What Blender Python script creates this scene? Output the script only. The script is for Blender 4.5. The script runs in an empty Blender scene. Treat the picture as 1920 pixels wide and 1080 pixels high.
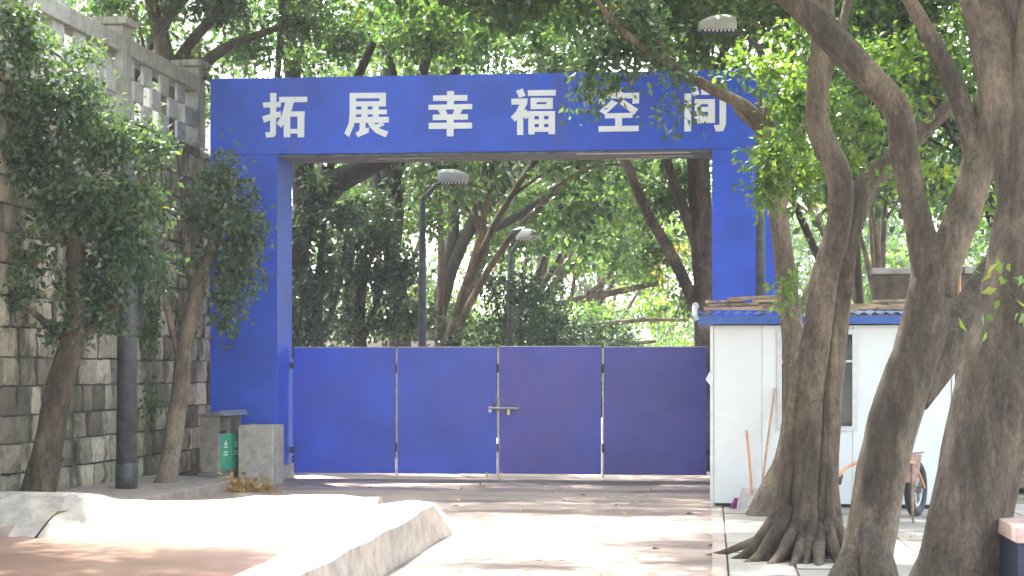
import bpy, math, random
import numpy as np
from mathutils import Vector
S = bpy.context.scene
COL = S.collection
R = math.radians
# ------------------------------------------------------------------ camera
F, CH, HZ = 3467.0, 1.74, 700.0          # focal length in photo pixels, eye height, horizon row
cd = bpy.data.cameras.new('camera'); cam = bpy.data.objects.new('camera', cd); COL.objects.link(cam)
cam.location = (0, 0, CH); cam.rotation_euler = (R(90), 0, 0)
cd.sensor_width = 36; cd.lens = F / 1920 * 36; cd.shift_y = (HZ - 540) / 1920
cd.clip_start = .1; cd.clip_end = 3000
S.camera = cam
# ------------------------------------------------------------------ sky, sun, exposure
SUN_EL, SUN_DIR = 60, Vector((-0.42, 1.0))        # the sun stands ahead, a little to the left
az = math.atan2(SUN_DIR.x, SUN_DIR.y)
w = bpy.data.worlds.new('World'); S.world = w; w.use_nodes = True
nt = w.node_tree; bg = nt.nodes['Background']
sky = nt.nodes.new('ShaderNodeTexSky'); sky.sky_type = 'NISHITA'; sky.sun_disc = False
sky.sun_elevation = R(SUN_EL); sky.sun_rotation = az; sky.air_density = 1.2; sky.dust_density = 3.0; sky.ozone_density = 1.0
bw_ = nt.nodes.new('ShaderNodeRGBToBW'); hz_ = nt.nodes.new('ShaderNodeMix'); hz_.data_type = 'RGBA'; hz_.inputs[0].default_value = .6   # thin white haze over the whole sky
nt.links.new(sky.outputs[0], bw_.inputs[0]); nt.links.new(sky.outputs[0], hz_.inputs[6]); nt.links.new(bw_.outputs[0], hz_.inputs[7]); nt.links.new(hz_.outputs[2], bg.inputs[0]); bg.inputs[1].default_value = 0.15
sd = bpy.data.lights.new('sun', 'SUN'); sd.energy = 2.2; sd.angle = R(.9); sd.color = (1, .95, .86)
so = bpy.data.objects.new('sun', sd); COL.objects.link(so)
tos = Vector((math.sin(az) * math.cos(R(SUN_EL)), math.cos(az) * math.cos(R(SUN_EL)), math.sin(R(SUN_EL))))
so.rotation_euler = tos.to_track_quat('Z', 'Y').to_euler(); so.location = (-10, 20, 30)
S.view_settings.view_transform = 'Standard'; S.view_settings.look = 'None'
S.view_settings.gamma = 1; S.view_settings.use_curve_mapping = False
S.view_settings.exposure = 3.3
S.render.engine = 'CYCLES'
S.cycles.use_denoising = True
S.cycles.max_bounces = 8; S.cycles.diffuse_bounces = 4; S.cycles.glossy_bounces = 3; S.cycles.transmission_bounces = 6
S.cycles.caustics_reflective = False; S.cycles.caustics_refractive = False

rng = np.random.default_rng(7); random.seed(7)
# ------------------------------------------------------------------ helpers
def P(px, py, Y): return Vector(((px - 960) / F * Y, Y, CH + (HZ - py) / F * Y))
def GY(py, z=0.0): return F * (CH - z) / (py - HZ)                   # depth of a point at height z seen in row py
def G(px, py, z=0.0): return P(px, py, GY(py, z))
TH = math.atan(.108); CU, SU = math.cos(TH), math.sin(TH)            # road direction
def road(u, v): return Vector((u * CU + v * SU, -u * SU + v * CU, 0))   # road frame -> world
def uv(p): return (p.x * CU - p.y * SU, p.x * SU + p.y * CU)

def tag(o, label=None, cat=None, group=None, kind=None):
    if label: o['label'] = label
    if cat: o['category'] = cat
    if group: o['group'] = group
    if kind: o['kind'] = kind
    return o
def empty(name, loc=(0, 0, 0), rz=0):
    o = bpy.data.objects.new(name, None); COL.objects.link(o); o.location = loc; o.rotation_euler = (0, 0, rz); o.empty_display_size = .2
    return o
class MB:
    """collects simple shapes for ONE mesh object"""
    def __init__(s): s.v = []; s.f = []
    def add(s, vs, fs):
        b = len(s.v); s.v += [tuple(x) for x in vs]; s.f += [tuple(i + b for i in f) for f in fs]; return s
    def box(s, x0, x1, y0, y1, z0, z1):
        return s.add([(x0, y0, z0), (x1, y0, z0), (x1, y1, z0), (x0, y1, z0), (x0, y0, z1), (x1, y0, z1), (x1, y1, z1), (x0, y1, z1)],
                     [(3, 2, 1, 0), (4, 5, 6, 7), (0, 1, 5, 4), (1, 2, 6, 5), (2, 3, 7, 6), (3, 0, 4, 7)])
    def hexa(s, b, t):   # bottom four points, top four points
        return s.add(list(b) + list(t), [(3, 2, 1, 0), (4, 5, 6, 7), (0, 1, 5, 4), (1, 2, 6, 5), (2, 3, 7, 6), (3, 0, 4, 7)])
    def prism(s, poly, y0, y1):   # polygon in x,z extruded along y
        n = len(poly)
        a = sum(poly[i][0] * poly[(i + 1) % n][1] - poly[(i + 1) % n][0] * poly[i][1] for i in range(n))
        if a < 0: poly = poly[::-1]
        vs = [(x, y0, z) for x, z in poly] + [(x, y1, z) for x, z in poly]
        fs = [tuple(range(n)), tuple(range(2 * n - 1, n - 1, -1))] + [(i, i + n, (i + 1) % n + n, (i + 1) % n) for i in range(n)]
        return s.add(vs, fs)
    def tube(s, pts, rad, seg=8, cap=True, rough=0.0, flute=0.0, ph=0.0, sub=4):
        pts = [Vector(p) for p in pts]
        if not hasattr(rad, '__len__'): rad = [rad] * len(pts)
        if len(pts) > 2 and sub > 1: pts, rad = spline(pts, rad, sub)
        n = len(pts); ring = []
        T = [(pts[min(i + 1, n - 1)] - pts[max(i - 1, 0)]).normalized() for i in range(n)]
        ref = Vector((0, -1, 0)) if abs(T[0].y) < .9 else Vector((1, 0, 0))
        a = (ref - T[0] * ref.dot(T[0])).normalized()
        vs = []
        for i in range(n):
            a = (a - T[i] * a.dot(T[i])).normalized(); b = T[i].cross(a)
            for k in range(seg):
                th = 2 * math.pi * k / seg
                r = rad[i]
                if rough: r *= 1 + rough * (math.sin(3 * th + i * .55 + ph) * .4 + math.sin(5 * th - i * .8 + 2 * ph) * .3 + random.uniform(-.35, .35))
                if flute: r *= 1 + flute * (math.sin(5 * th + .22 * i + ph) + .6 * math.sin(9 * th - .15 * i + 2 * ph))
                vs.append(pts[i] + (a * math.cos(th) + b * math.sin(th)) * r)
        fs = [(i * seg + k, i * seg + (k + 1) % seg, (i + 1) * seg + (k + 1) % seg, (i + 1) * seg + k) for i in range(n - 1) for k in range(seg)]
        if cap: fs += [tuple(range(seg - 1, -1, -1)), tuple((n - 1) * seg + k for k in range(seg))]
        return s.add(vs, fs)
    def build(s, name, mat, parent=None, smooth=False, loc=None, kind=None, bevel=0):
        me = bpy.data.meshes.new(name); me.from_pydata(s.v, [], s.f); me.update()
        if mat: me.materials.append(mat)
        if smooth: me.polygons.foreach_set('use_smooth', [True] * len(me.polygons))
        o = bpy.data.objects.new(name, me); COL.objects.link(o)
        if parent: o.parent = parent
        if loc is not None: o.location = loc
        if kind: o['kind'] = kind
        if bevel:
            m = o.modifiers.new('bevel', 'BEVEL'); m.width = bevel; m.segments = 2; m.limit_method = 'ANGLE'
        return o
def spline(pts, rad, sub):
    out, ro = [], []
    n = len(pts)
    for i in range(n - 1):
        p0, p1, p2, p3 = pts[max(i - 1, 0)], pts[i], pts[i + 1], pts[min(i + 2, n - 1)]
        for k in range(sub):
            t = k / sub
            out.append(.5 * ((2 * p1) + (p2 - p0) * t + (2 * p0 - 5 * p1 + 4 * p2 - p3) * t * t + (3 * p1 - p0 - 3 * p2 + p3) * t ** 3))
            ro.append(rad[i] * (1 - t) + rad[i + 1] * t)
    return out + [pts[-1]], ro + [rad[-1]]

# ------------------------------------------------------------------ materials
def newmat(name):
    m = bpy.data.materials.new(name); m.use_nodes = True
    n = m.node_tree; b = n.nodes['Principled BSDF']
    return m, n, b
def L(n, a, b): n.links.new(a, b)
def ramp(n, fac, stops):
    r = n.nodes.new('ShaderNodeValToRGB'); e = r.color_ramp.elements
    while len(e) < len(stops): e.new(.5)
    for x, (p, c) in zip(e, stops): x.position = p; x.color = (*c, 1)
    L(n, fac, r.inputs[0]); return r.outputs[0]
def noise(n, vec, scale, detail=6, rough=.6, sc=(1, 1, 1)):
    mp = n.nodes.new('ShaderNodeMapping'); mp.inputs['Scale'].default_value = sc
    L(n, vec, mp.inputs[0]); t = n.nodes.new('ShaderNodeTexNoise'); t.inputs['Scale'].default_value = scale
    t.inputs['Detail'].default_value = detail; t.inputs['Roughness'].default_value = rough
    L(n, mp.outputs[0], t.inputs['Vector']); return t.outputs['Fac']
def mixc(n, fac, a, b, mode='MIX'):
    m = n.nodes.new('ShaderNodeMix'); m.data_type = 'RGBA'; m.blend_type = mode
    for i, x in ((0, fac), (6, a), (7, b)):
        if isinstance(x, (int, float)): m.inputs[i].default_value = x
        elif isinstance(x, tuple): m.inputs[i].default_value = (*x, 1)
        else: L(n, x, m.inputs[i])
    return m.outputs[2]
def bump(n, b, h, strength, dist=.02):
    k = n.nodes.new('ShaderNodeBump'); k.inputs['Strength'].default_value = strength; k.inputs['Distance'].default_value = dist
    L(n, h, k.inputs['Height']); L(n, k.outputs[0], b.inputs['Normal'])
def pos(n): return n.nodes.new('ShaderNodeNewGeometry').outputs['Position']
def objc(n): return n.nodes.new('ShaderNodeTexCoord').outputs['Object']
def plain(name, c, rough=.6, metal=0, var=.12, scale=9, bmp=.15, dirt=None, sc=(1, 1, 1)):
    m, n, b = newmat(name); p = pos(n)
    f = noise(n, p, scale, sc=sc)
    lo = tuple(x * (1 - 2.2 * var) for x in c); hi = tuple(min(.95, x * (1 + 1.6 * var)) for x in c)
    col = ramp(n, f, [(.3, lo), (.7, hi)])
    if dirt:
        d = noise(n, p, dirt[1], 7, .7, dirt[3] if len(dirt) > 3 else (1, 1, 1))
        dm = ramp(n, d, [(dirt[2], (0, 0, 0)), (dirt[2] + .16, (1, 1, 1))])
        col = mixc(n, dm, col, dirt[0])
    L(n, col, b.inputs['Base Color']); b.inputs['Roughness'].default_value = rough; b.inputs['Metallic'].default_value = metal
    if bmp: bump(n, b, noise(n, p, scale * 4, 8, .7, sc), bmp)
    return m
def leafmat(name, stops, trans=.4, gloss=.34):
    m, n, b = newmat(name)
    g = n.nodes.new('ShaderNodeNewGeometry')
    f = n.nodes.new('ShaderNodeMath'); f.operation = 'MULTIPLY_ADD'; f.inputs[1].default_value = .72
    L(n, g.outputs['Random Per Island'], f.inputs[0])
    nn = noise(n, g.outputs['Position'], .9, 3)
    sb = n.nodes.new('ShaderNodeMath'); sb.operation = 'MULTIPLY_ADD'; sb.inputs[1].default_value = 1.2; sb.inputs[2].default_value = -.46
    L(n, nn, sb.inputs[0]); L(n, sb.outputs[0], f.inputs[2])
    c = ramp(n, f.outputs[0], stops)
    L(n, c, b.inputs['Base Color']); b.inputs['Roughness'].default_value = gloss; b.inputs['Specular IOR Level'].default_value = .5
    t = n.nodes.new('ShaderNodeBsdfTranslucent'); tc = mixc(n, 1.0, c, (1.5, 1.75, .6), 'MULTIPLY'); L(n, tc, t.inputs[0])
    mx = n.nodes.new('ShaderNodeMixShader'); mx.inputs[0].default_value = trans
    L(n, b.outputs[0], mx.inputs[1]); L(n, t.outputs[0], mx.inputs[2]); L(n, mx.outputs[0], n.nodes['Material Output'].inputs[0])
    return m
def barkmat(name, a, c, moss=(.09, .11, .05)):
    m, n, b = newmat(name); p = pos(n)
    f = noise(n, p, 5, 10, .74, (1, 1, .25)); f2 = noise(n, p, 2.2, 4, .6)
    col = ramp(n, f, [(.33, a), (.5, tuple((x + y) * .42 for x, y in zip(a, c))), (.66, c)])
    big = noise(n, p, 1.5, 6, .65, (1, 1, .6))
    col = mixc(n, ramp(n, big, [(.50, (0, 0, 0)), (.66, (.65, .65, .65))]), col, tuple(min(.6, x * 1.75) for x in c))      # pale lichen patches
    col = mixc(n, ramp(n, f2, [(.54, (0, 0, 0)), (.75, (.5, .5, .5))]), col, moss)
    wob = n.nodes.new('ShaderNodeTexNoise'); wob.inputs['Scale'].default_value = 4; L(n, p, wob.inputs['Vector'])
    ad = n.nodes.new('ShaderNodeVectorMath'); ad.operation = 'MULTIPLY_ADD'; L(n, wob.outputs['Color'], ad.inputs[0]); ad.inputs[1].default_value = (.35, .35, .35); L(n, p, ad.inputs[2])
    mp = n.nodes.new('ShaderNodeMapping'); mp.inputs['Scale'].default_value = (1, 1, .22); L(n, ad.outputs[0], mp.inputs[0])
    vo = n.nodes.new('ShaderNodeTexVoronoi'); vo.feature = 'DISTANCE_TO_EDGE'; vo.inputs['Scale'].default_value = 11; L(n, mp.outputs[0], vo.inputs['Vector'])
    crack = ramp(n, vo.outputs[0], [(0, (1, 1, 1)), (.07, (0, 0, 0))])
    ck = n.nodes.new('ShaderNodeMath'); ck.operation = 'MULTIPLY'; L(n, crack, ck.inputs[0]); L(n, ramp(n, noise(n, p, 2.6, 3), [(.5, (0, 0, 0)), (.7, (.16, .16, .16))]), ck.inputs[1])
    col = mixc(n, ck.outputs[0], col, tuple(x * .5 for x in a))
    sp = noise(n, p, 30, 4, .6)
    col = mixc(n, ramp(n, sp, [(.6, (0, 0, 0)), (.7, (.6, .6, .6))]), col, tuple(x * .6 for x in a))
    fine = noise(n, p, 34, 8, .75, (1, 1, .45)); col = mixc(n, .85, col, ramp(n, fine, [(.36, (.55, .54, .53)), (.62, (1.25, 1.24, 1.2))]), 'MULTIPLY')
    L(n, col, b.inputs['Base Color']); b.inputs['Roughness'].default_value = .85
    hh = n.nodes.new('ShaderNodeMath'); hh.operation = 'MULTIPLY_ADD'; L(n, ck.outputs[0], hh.inputs[0]); hh.inputs[1].default_value = -.5; L(n, noise(n, p, 12, 10, .74, (1, 1, .3)), hh.inputs[2])
    bump(n, b, hh.outputs[0], 1.0, .06)
    return m
M = {}
M['blue'] = plain('blue_cladding', (.016, .082, .58), .42, 0, .12, 1.1, .05, dirt=((.040, .076, .42), 1.1, .52, (2.2, 2.2, .22)))
M['blue_gate'] = plain('blue_gate_sheet', (.022, .074, .56), .38, 0, .12, .9, .10, dirt=((.040, .072, .44), .33, .5))
M['white'] = plain('white_lettering', (.82, .83, .84), .5, 0, .03, 3, 0)
M['soffit'] = plain('grey_soffit', (.13, .14, .16), .6, .2, .25, 5, .1)
M['steel'] = plain('grey_steel', (.36, .37, .37), .38, .7, .15, 12, .1)
M['dark_steel'] = plain('dark_steel', (.045, .05, .055), .5, .3, .2, 10, .1)
M['brass'] = plain('brass', (.55, .42, .18), .35, .8, .1, 10, 0)
M['plinth'] = plain('plinth_concrete', (.46, .42, .37), .9, 0, .15, 7, .4, dirt=((.13, .11, .09), 3.5, .56))
M['rim'] = plain('rim_concrete', (.40, .365, .325), .85, 0, .14, 5, .5, dirt=((.20, .165, .14), 3.0, .56))  # plain concrete with darker stains at random
M['kerb'] = plain('kerb_concrete', (.36, .30, .26), .9, 0, .12, 6, .4, dirt=((.2, .16, .13), 2.2, .55))
M['mortar'] = plain('dark_mortar', (.12, .105, .085), .95, 0, .3, 8, .5)
M['balustrade'] = plain('balustrade_render', (.42, .40, .34), .9, 0, .12, 6, .4, dirt=((.10, .10, .07), 1.6, .53, (2.2, 2.2, .4)))
M['balblock'] = plain('balustrade_block', (.50, .49, .45), .9, 0, .12, 6, .4, dirt=((.15, .16, .13), 2.5, .56))
M['bark'] = barkmat('ficus_bark', (.036, .026, .018), (.20, .150, .106), (.07, .07, .036))
M['bark2'] = barkmat('dark_bark', (.022, .018, .015), (.075, .062, .05), (.04, .048, .025))
M['barkpale'] = barkmat('pale_bark', (.085, .062, .045), (.27, .21, .155), (.09, .09, .05))
GR = [(0, (.028, .050, .033)), (.35, (.060, .102, .060)), (.65, (.105, .160, .088)), (.9, (.165, .22, .115)), (1, (.22, .21, .07))]
M['leaf'] = leafmat('leaf_green', GR, .35)
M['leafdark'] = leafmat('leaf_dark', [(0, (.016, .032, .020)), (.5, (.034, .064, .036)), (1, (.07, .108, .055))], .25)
M['leafsunlit'] = leafmat('leaf_sunlit', [(0, (.05, .10, .026)), (.5, (.11, .18, .045)), (.9, (.20, .26, .06)), (1, (.34, .30, .06))], .5)  # yellow-green raised to put the sunlit look into the leaf colour
M['leafmid'] = leafmat('leaf_mid', [(0, (.028, .058, .030)), (.45, (.065, .118, .053)), (.85, (.115, .175, .075)), (1, (.28, .22, .06))], .5)
M['leafdry'] = leafmat('leaf_dry', [(0, (.26, .15, .06)), (.5, (.50, .31, .10)), (1, (.62, .46, .18))], .2)
M['boothwhite'] = plain('white_sandwich_panel', (.74, .77, .77), .45, 0, .025, 2, .02, dirt=((.5, .52, .5), 1.8, .64, (1, 1, .3)))
M['boothblue'] = plain('blue_roof_metal', (.035, .10, .36), .4, .2, .12, 6, .05, dirt=((.12, .11, .10), 3, .6))
M['alu'] = plain('aluminium', (.55, .56, .56), .4, .6, .08, 10, 0)
M['plank'] = plain('weathered_plank', (.40, .29, .20), .85, 0, .3, 6, .4, dirt=((.14, .10, .075), 4, .52), sc=(.3, 2, 2))
M['darkgap'] = plain('dark_gap_shade', (.02, .02, .022), .8, 0, .2, 5, 0)  # near-black tone painted for the shade under the booth
M['tan'] = plain('wooden_handle', (.50, .32, .20), .6, 0, .12, 12, .1)
M['orange'] = plain('orange_handle', (.60, .27, .12), .55, 0, .1, 12, .05)
M['purple'] = plain('purple_bristle', (.30, .04, .26), .6, 0, .2, 30, .2)
M['panwhite'] = plain('white_plastic', (.66, .62, .60), .5, 0, .08, 20, .05)
M['rubber'] = plain('black_rubber', (.03, .03, .034), .7, 0, .25, 20, .2)
M['rust'] = plain('rusty_steel', (.30, .20, .15), .75, .1, .3, 14, .3)
M['pink'] = plain('pinkish_board', (.52, .36, .30), .7, 0, .12, 8, .1)
M['navy'] = plain('navy_board', (.012, .018, .04), .5, 0, .2, 6, .05)
M['cream'] = plain('cream_facade', (.55, .51, .43), .85, 0, .08, 2, .1, dirt=((.35, .32, .26), .7, .58))
M['paper'] = plain('white_paper', (.7, .75, .85), .7, 0, .03, 5, 0)
M['cyan'] = plain('bright_blue_sheet', (.03, .30, .62), .5, 0, .1, 4, 0)
M['green_sign'] = plain('green_panel', (.04, .36, .23), .4, 0, .08, 5, 0)
M['binsteel'] = plain('brushed_steel', (.40, .37, .33), .42, .55, .12, 8, .05)
M['lampglass'] = plain('lamp_housing', (.55, .55, .52), .5, .1, .08, 8, 0)
M['polegrey'] = plain('charcoal_pole_paint', (.075, .076, .08), .55, .1, .2, 6, .1, dirt=((.20, .18, .16), 2.0, .6))
M['pile'] = plain('brick_orange', (.42, .17, .08), .85, 0, .2, 9, .2)
M['gate_violet'] = plain('violet_gate_sheet', (.040, .066, .44), .38, 0, .12, .9, .10, dirt=((.085, .060, .34), .33, .44))  # gate blue shifted a little towards violet
M['gate_purple'] = plain('purplish_gate_sheet', (.060, .056, .34), .38, 0, .12, .9, .10, dirt=((.085, .055, .29), .33, .46))
def glassmat():
    m, n, b = newmat('window_glass')
    b.inputs['Base Color'].default_value = (.10, .12, .13, 1); b.inputs['Roughness'].default_value = .04
    b.inputs['Specular IOR Level'].default_value = 1.0; b.inputs['Transmission Weight'].default_value = .5
    return m
M['glass'] = glassmat()
def stonemat():
    m, n, b = newmat('ashlar_stone'); p = pos(n)
    oi = n.nodes.new('ShaderNodeObjectInfo')
    base = ramp(n, oi.outputs['Random'], [(0, (.15, .13, .10)), (.4, (.36, .32, .25)), (.8, (.48, .43, .34)), (1, (.66, .60, .48))])
    f = noise(n, p, 9, 8, .68); base = mixc(n, .8, base, ramp(n, f, [(.25, (.45, .45, .45)), (.7, (1.15, 1.12, 1.05))]), 'MULTIPLY')
    d = noise(n, p, 1.5, 6, .65, (1.6, 1.6, .55))
    base = mixc(n, ramp(n, d, [(.50, (0, 0, 0)), (.62, (.88, .88, .88))]), base, (.07, .06, .048))
    ms = noise(n, p, .8, 7, .7, (1.8, 1.8, .3))
    base = mixc(n, ramp(n, ms, [(.51, (0, 0, 0)), (.62, (.8, .8, .8))]), base, (.085, .098, .045))
    L(n, base, b.inputs['Base Color']); b.inputs['Roughness'].default_value = .93
    bump(n, b, noise(n, p, 18, 9, .7), .6, .04)
    return m
M['stone'] = stonemat()
def roadmat():
    m, n, b = newmat('pinkish_concrete'); p = pos(n)
    f = noise(n, p, .9, 8, .6); base = ramp(n, f, [(.3, (.32, .242, .20)), (.7, (.43, .338, .285))])
    g = noise(n, p, 14, 6, .7); base = mixc(n, .5, base, ramp(n, g, [(.3, (.75, .75, .75)), (.7, (1.1, 1.1, 1.1))]), 'MULTIPLY')
    d = noise(n, p, .55, 5, .6, (.35, 1.35, 1))
    dark_mask = ramp(n, d, [(.53, (0, 0, 0)), (.57, (1, 1, 1))])  # darker, smoother patches stretched across the road
    base = mixc(n, dark_mask, base, mixc(n, 1.0, base, (.52, .47, .47), 'MULTIPLY'))
    v = n.nodes.new('ShaderNodeTexVoronoi'); v.feature = 'DISTANCE_TO_EDGE'; v.inputs['Scale'].default_value = .23
    dd = n.nodes.new('ShaderNodeVectorMath'); dd.operation = 'ADD'; L(n, p, dd.inputs[0])
    q = n.nodes.new('ShaderNodeTexNoise'); q.inputs['Scale'].default_value = 1.3; L(n, p, q.inputs['Vector']); L(n, q.outputs['Color'], dd.inputs[1]); L(n, dd.outputs[0], v.inputs['Vector'])
    cr = ramp(n, v.outputs[0], [(0, (1, 1, 1)), (.0035, (0, 0, 0))]); base = mixc(n, cr, base, (.12, .10, .085))
    L(n, base, b.inputs['Base Color'])
    L(n, ramp(n, d, [(.53, (.85, .85, .85)), (.57, (.45, .45, .45))]), b.inputs['Roughness'])
    bump(n, b, noise(n, p, 30, 8, .7), .25, .01)
    return m
M['road'] = roadmat()
M['soil'] = plain('brown_soil', (.16, .12, .085), .95, 0, .25, 3, .6, dirt=((.07, .085, .04), 1.2, .55))
M['verge'] = plain('verge_ground', (.13, .12, .08), .95, 0, .3, 2, .5)
M['tile'] = None
def tilemat():
    m, n, b = newmat('paving_tile'); p = objc(n)
    oi = n.nodes.new('ShaderNodeObjectInfo')
    base = ramp(n, oi.outputs['Random'], [(0, (.29, .265, .235)), (1, (.40, .37, .325))])
    wv = n.nodes.new('ShaderNodeTexWave'); wv.wave_type = 'BANDS'; wv.bands_direction = 'Y'; wv.inputs['Scale'].default_value = 2.6; wv.inputs['Distortion'].default_value = .2
    L(n, p, wv.inputs['Vector'])
    gr = ramp(n, wv.outputs['Fac'], [(.0, (.55, .55, .55)), (.12, (1, 1, 1))])
    base = mixc(n, .8, base, gr, 'MULTIPLY')
    g = noise(n, pos(n), 3, 7, .7); base = mixc(n, ramp(n, g, [(.5, (0, 0, 0)), (.7, (.6, .6, .6))]), base, (.23, .20, .16))
    L(n, base, b.inputs['Base Color']); b.inputs['Roughness'].default_value = .85
    bump(n, b, wv.outputs['Fac'], .25, .01)
    return m
M['tile'] = tilemat()
def watermat():
    m, n, b = newmat('muddy_water'); p = pos(n)
    c = ramp(n, noise(n, p, .7, 5), [(.3, (.17, .088, .06)), (.7, (.28, .165, .12))])
    L(n, c, b.inputs['Base Color']); b.inputs['Roughness'].default_value = .3; b.inputs['Specular IOR Level'].default_value = .35
    bump(n, b, noise(n, p, 6, 4), .05, .01)
    return m
M['water'] = watermat()

# ------------------------------------------------------------------ foliage and trunks
def lump(d, ph):
    return .62 + .3 * np.sin(d[:, 0] * 3.7 + ph) * np.sin(d[:, 1] * 4.1 + 2 * ph) + .28 * np.sin(d[:, 2] * 5.3 + 3 * ph) + .16 * np.sin(d[:, 0] * 9 + d[:, 2] * 8 + ph)
def leaves(name, clusters, size, mat, parent=None, per=8, droop=.35, aspect=.52, kind=None, twig=2.6, up=.55):
    """clusters: (centre, (rx,ry,rz), number of leaves). Every leaf is a folded two-triangle blade on a twig."""
    A, B, C, D = [], [], [], []
    for c, r, n in clusters:
        nt_ = max(1, int(n / per)); ph = rng.uniform(0, 6)
        d = rng.normal(size=(nt_, 3)); d /= np.linalg.norm(d, axis=1)[:, None]
        rad = rng.uniform(0, 1, nt_) ** .42 * np.clip(lump(d, ph), .3, 1.15)
        t = np.array(c)[None] + d * rad[:, None] * np.array(r)[None]
        td = d * .8 + rng.normal(size=(nt_, 3)) * .6; td[:, 2] -= droop * .6; td /= np.linalg.norm(td, axis=1)[:, None]
        k = np.repeat(np.arange(nt_), per); m = len(k)
        a = t[k] + td[k] * (rng.uniform(-.5, 1, m) * twig * size)[:, None] + rng.normal(size=(m, 3)) * size * .45
        ax = td[k] * .55 + rng.normal(size=(m, 3)) * .8; ax[:, 2] -= droop; ax /= np.linalg.norm(ax, axis=1)[:, None]
        nm = rng.normal(size=(m, 3)); nm[:, 2] += up; s = np.cross(ax, nm); s /= np.linalg.norm(s, axis=1)[:, None] + 1e-6
        ln = size * rng.uniform(.65, 1.25, m)[:, None]
        q = np.cross(s, ax)
        A.append(a); C.append(a + ax * ln - q * ln * .08)
        mid = a + ax * ln * .45 + q * ln * .07
        B.append(mid + s * ln * aspect * .5); D.append(mid - s * ln * aspect * .5)
    A, B, C, D = map(np.concatenate, (A, B, C, D)); n = len(A)
    v = np.stack([A, B, C, D], 1).reshape(-1, 3)
    base = np.arange(n)[:, None] * 4
    f = np.concatenate([base + np.array([[0, 1, 2]]), base + np.array([[0, 2, 3]])], 1).reshape(-1)
    me = bpy.data.meshes.new(name); me.vertices.add(4 * n); me.vertices.foreach_set('co', v.astype(np.float32).ravel())
    me.loops.add(6 * n); me.loops.foreach_set('vertex_index', f.astype(np.int32))
    me.polygons.add(2 * n); me.polygons.foreach_set('loop_start', np.arange(0, 6 * n, 3, dtype=np.int32))
    me.materials.append(mat); me.update(calc_edges=True); me.validate()
    o = bpy.data.objects.new(name, me); COL.objects.link(o)
    if parent: o.parent = parent
    if kind: o['kind'] = kind
    return o
def traced(root, lines, Y, mat, seg=12, rough=.08, flute=0, name='trunk'):
    """limbs given as photo points (x, y, radius[, extra depth]) at a depth Y"""
    mb = MB()
    for i, ln in enumerate(lines):
        pts, rr = [], []
        for q in ln:
            yy = Y + (q[3] if len(q) > 3 else 0); pts.append(P(q[0], q[1], yy) - root.location); rr.append(q[2] / F * yy)
        mb.tube(pts, rr, seg, True, rough, flute, i * 1.7)
    return mb.build(name, mat, root, True)
def pc(px, py, rx, ry, Y, n, dz=None):     # a leaf cluster given by its place in the photo
    k = Y / F
    return (P(px, py, Y), (rx * k, (dz if dz else max(rx, ry) * k * .9), ry * k), n)
def rel(cl, root): return [((Vector(c) - root.location), r, n) for c, r, n in cl]
def wild_tree(name, base, h, lean, label, group, mat, bark, n=9000, size=.2, spread=2.6, fork=.28, r0=.2, ncl=9, seed=1, low=.45, cat='tree'):
    """a branching tree: trunk, limbs, boughs with leaf clusters at their ends"""
    g = random.Random(seed)
    root = empty(name, base); tag(root, label, cat, group)
    mb = MB(); f0 = Vector((lean[0] * fork * .5, lean[1] * fork * .5, h * fork))
    mb.tube([Vector((0, 0, -.15)), f0 * .45 + Vector((g.uniform(-.1, .1), 0, 0)), f0], [r0 * 1.35, r0, r0 * .85], 9, True, .08, 0, seed)
    cl = []
    nl = g.choice([3, 4, 4]); a0 = g.uniform(0, 6)
    for k in range(nl):
        a = a0 + k * 2 * math.pi / nl + g.uniform(-.4, .4)
        e = Vector((math.cos(a) * spread * g.uniform(.35, .75) + lean[0] * .8, math.sin(a) * spread * g.uniform(.35, .75) + lean[1] * .8, h * g.uniform(.62, .85)))
        m1 = f0.lerp(e, .5) + Vector((g.uniform(-.3, .3), g.uniform(-.3, .3), g.uniform(-.1, .4)))
        mb.tube([f0 - Vector((0, 0, .1)), m1, e], [r0 * .62, r0 * .42, r0 * .22], 7, True, .06, 0, k)
        for j in range(3):
            st = m1.lerp(e, g.uniform(.0, .9)); b = a + g.uniform(-1.1, 1.1)
            ee = st + Vector((math.cos(b) * spread * g.uniform(.3, .65), math.sin(b) * spread * g.uniform(.3, .65), h * g.uniform(.02, .22)))
            mb.tube([st, st.lerp(ee, .5) + Vector((0, 0, g.uniform(-.15, .25))), ee], [r0 * .26, r0 * .17, r0 * .07], 5, True, 0)
            cl.append((ee, spread * g.uniform(.24, .42)))
        cl.append((e, spread * g.uniform(.3, .45)))
    for k in range(max(0, ncl - len(cl))):
        cl.append((Vector((g.gauss(lean[0] * .8, spread * .4), g.gauss(lean[1] * .8, spread * .4), h * g.uniform(low, 1))), spread * g.uniform(.25, .4)))
    mb.build('trunk', bark, root, True)
    tot = sum(r ** 2 for _, r in cl)
    leaves('crown', [(c, (r * 1.15, r * 1.15, r * .72), n * r * r / tot) for c, r in cl], size, mat, root)
    return root

# ================================================================== SETTING
MB().add([(-1500, -300, -.02), (1500, -300, -.02), (1500, 2500, -.02), (-1500, 2500, -.02)], [(0, 1, 2, 3)]).build('ground', M['verge'], kind='structure')
UL, UR = uv(G(300, 944))[0], uv(G(1335, 1000))[0]        # road edges in the road frame
def strip(name, u0, u1, v0, v1, z, mat, nv=1):
    q = [road(u0, v0), road(u1, v0), road(u1, v1), road(u0, v1)]
    return MB().add([(p.x, p.y, z) for p in q], [(0, 1, 2, 3)]).build(name, mat, kind='structure')
strip('road', UL - 2.5, UR, -20, 160, 0.0, M['road'])
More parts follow.
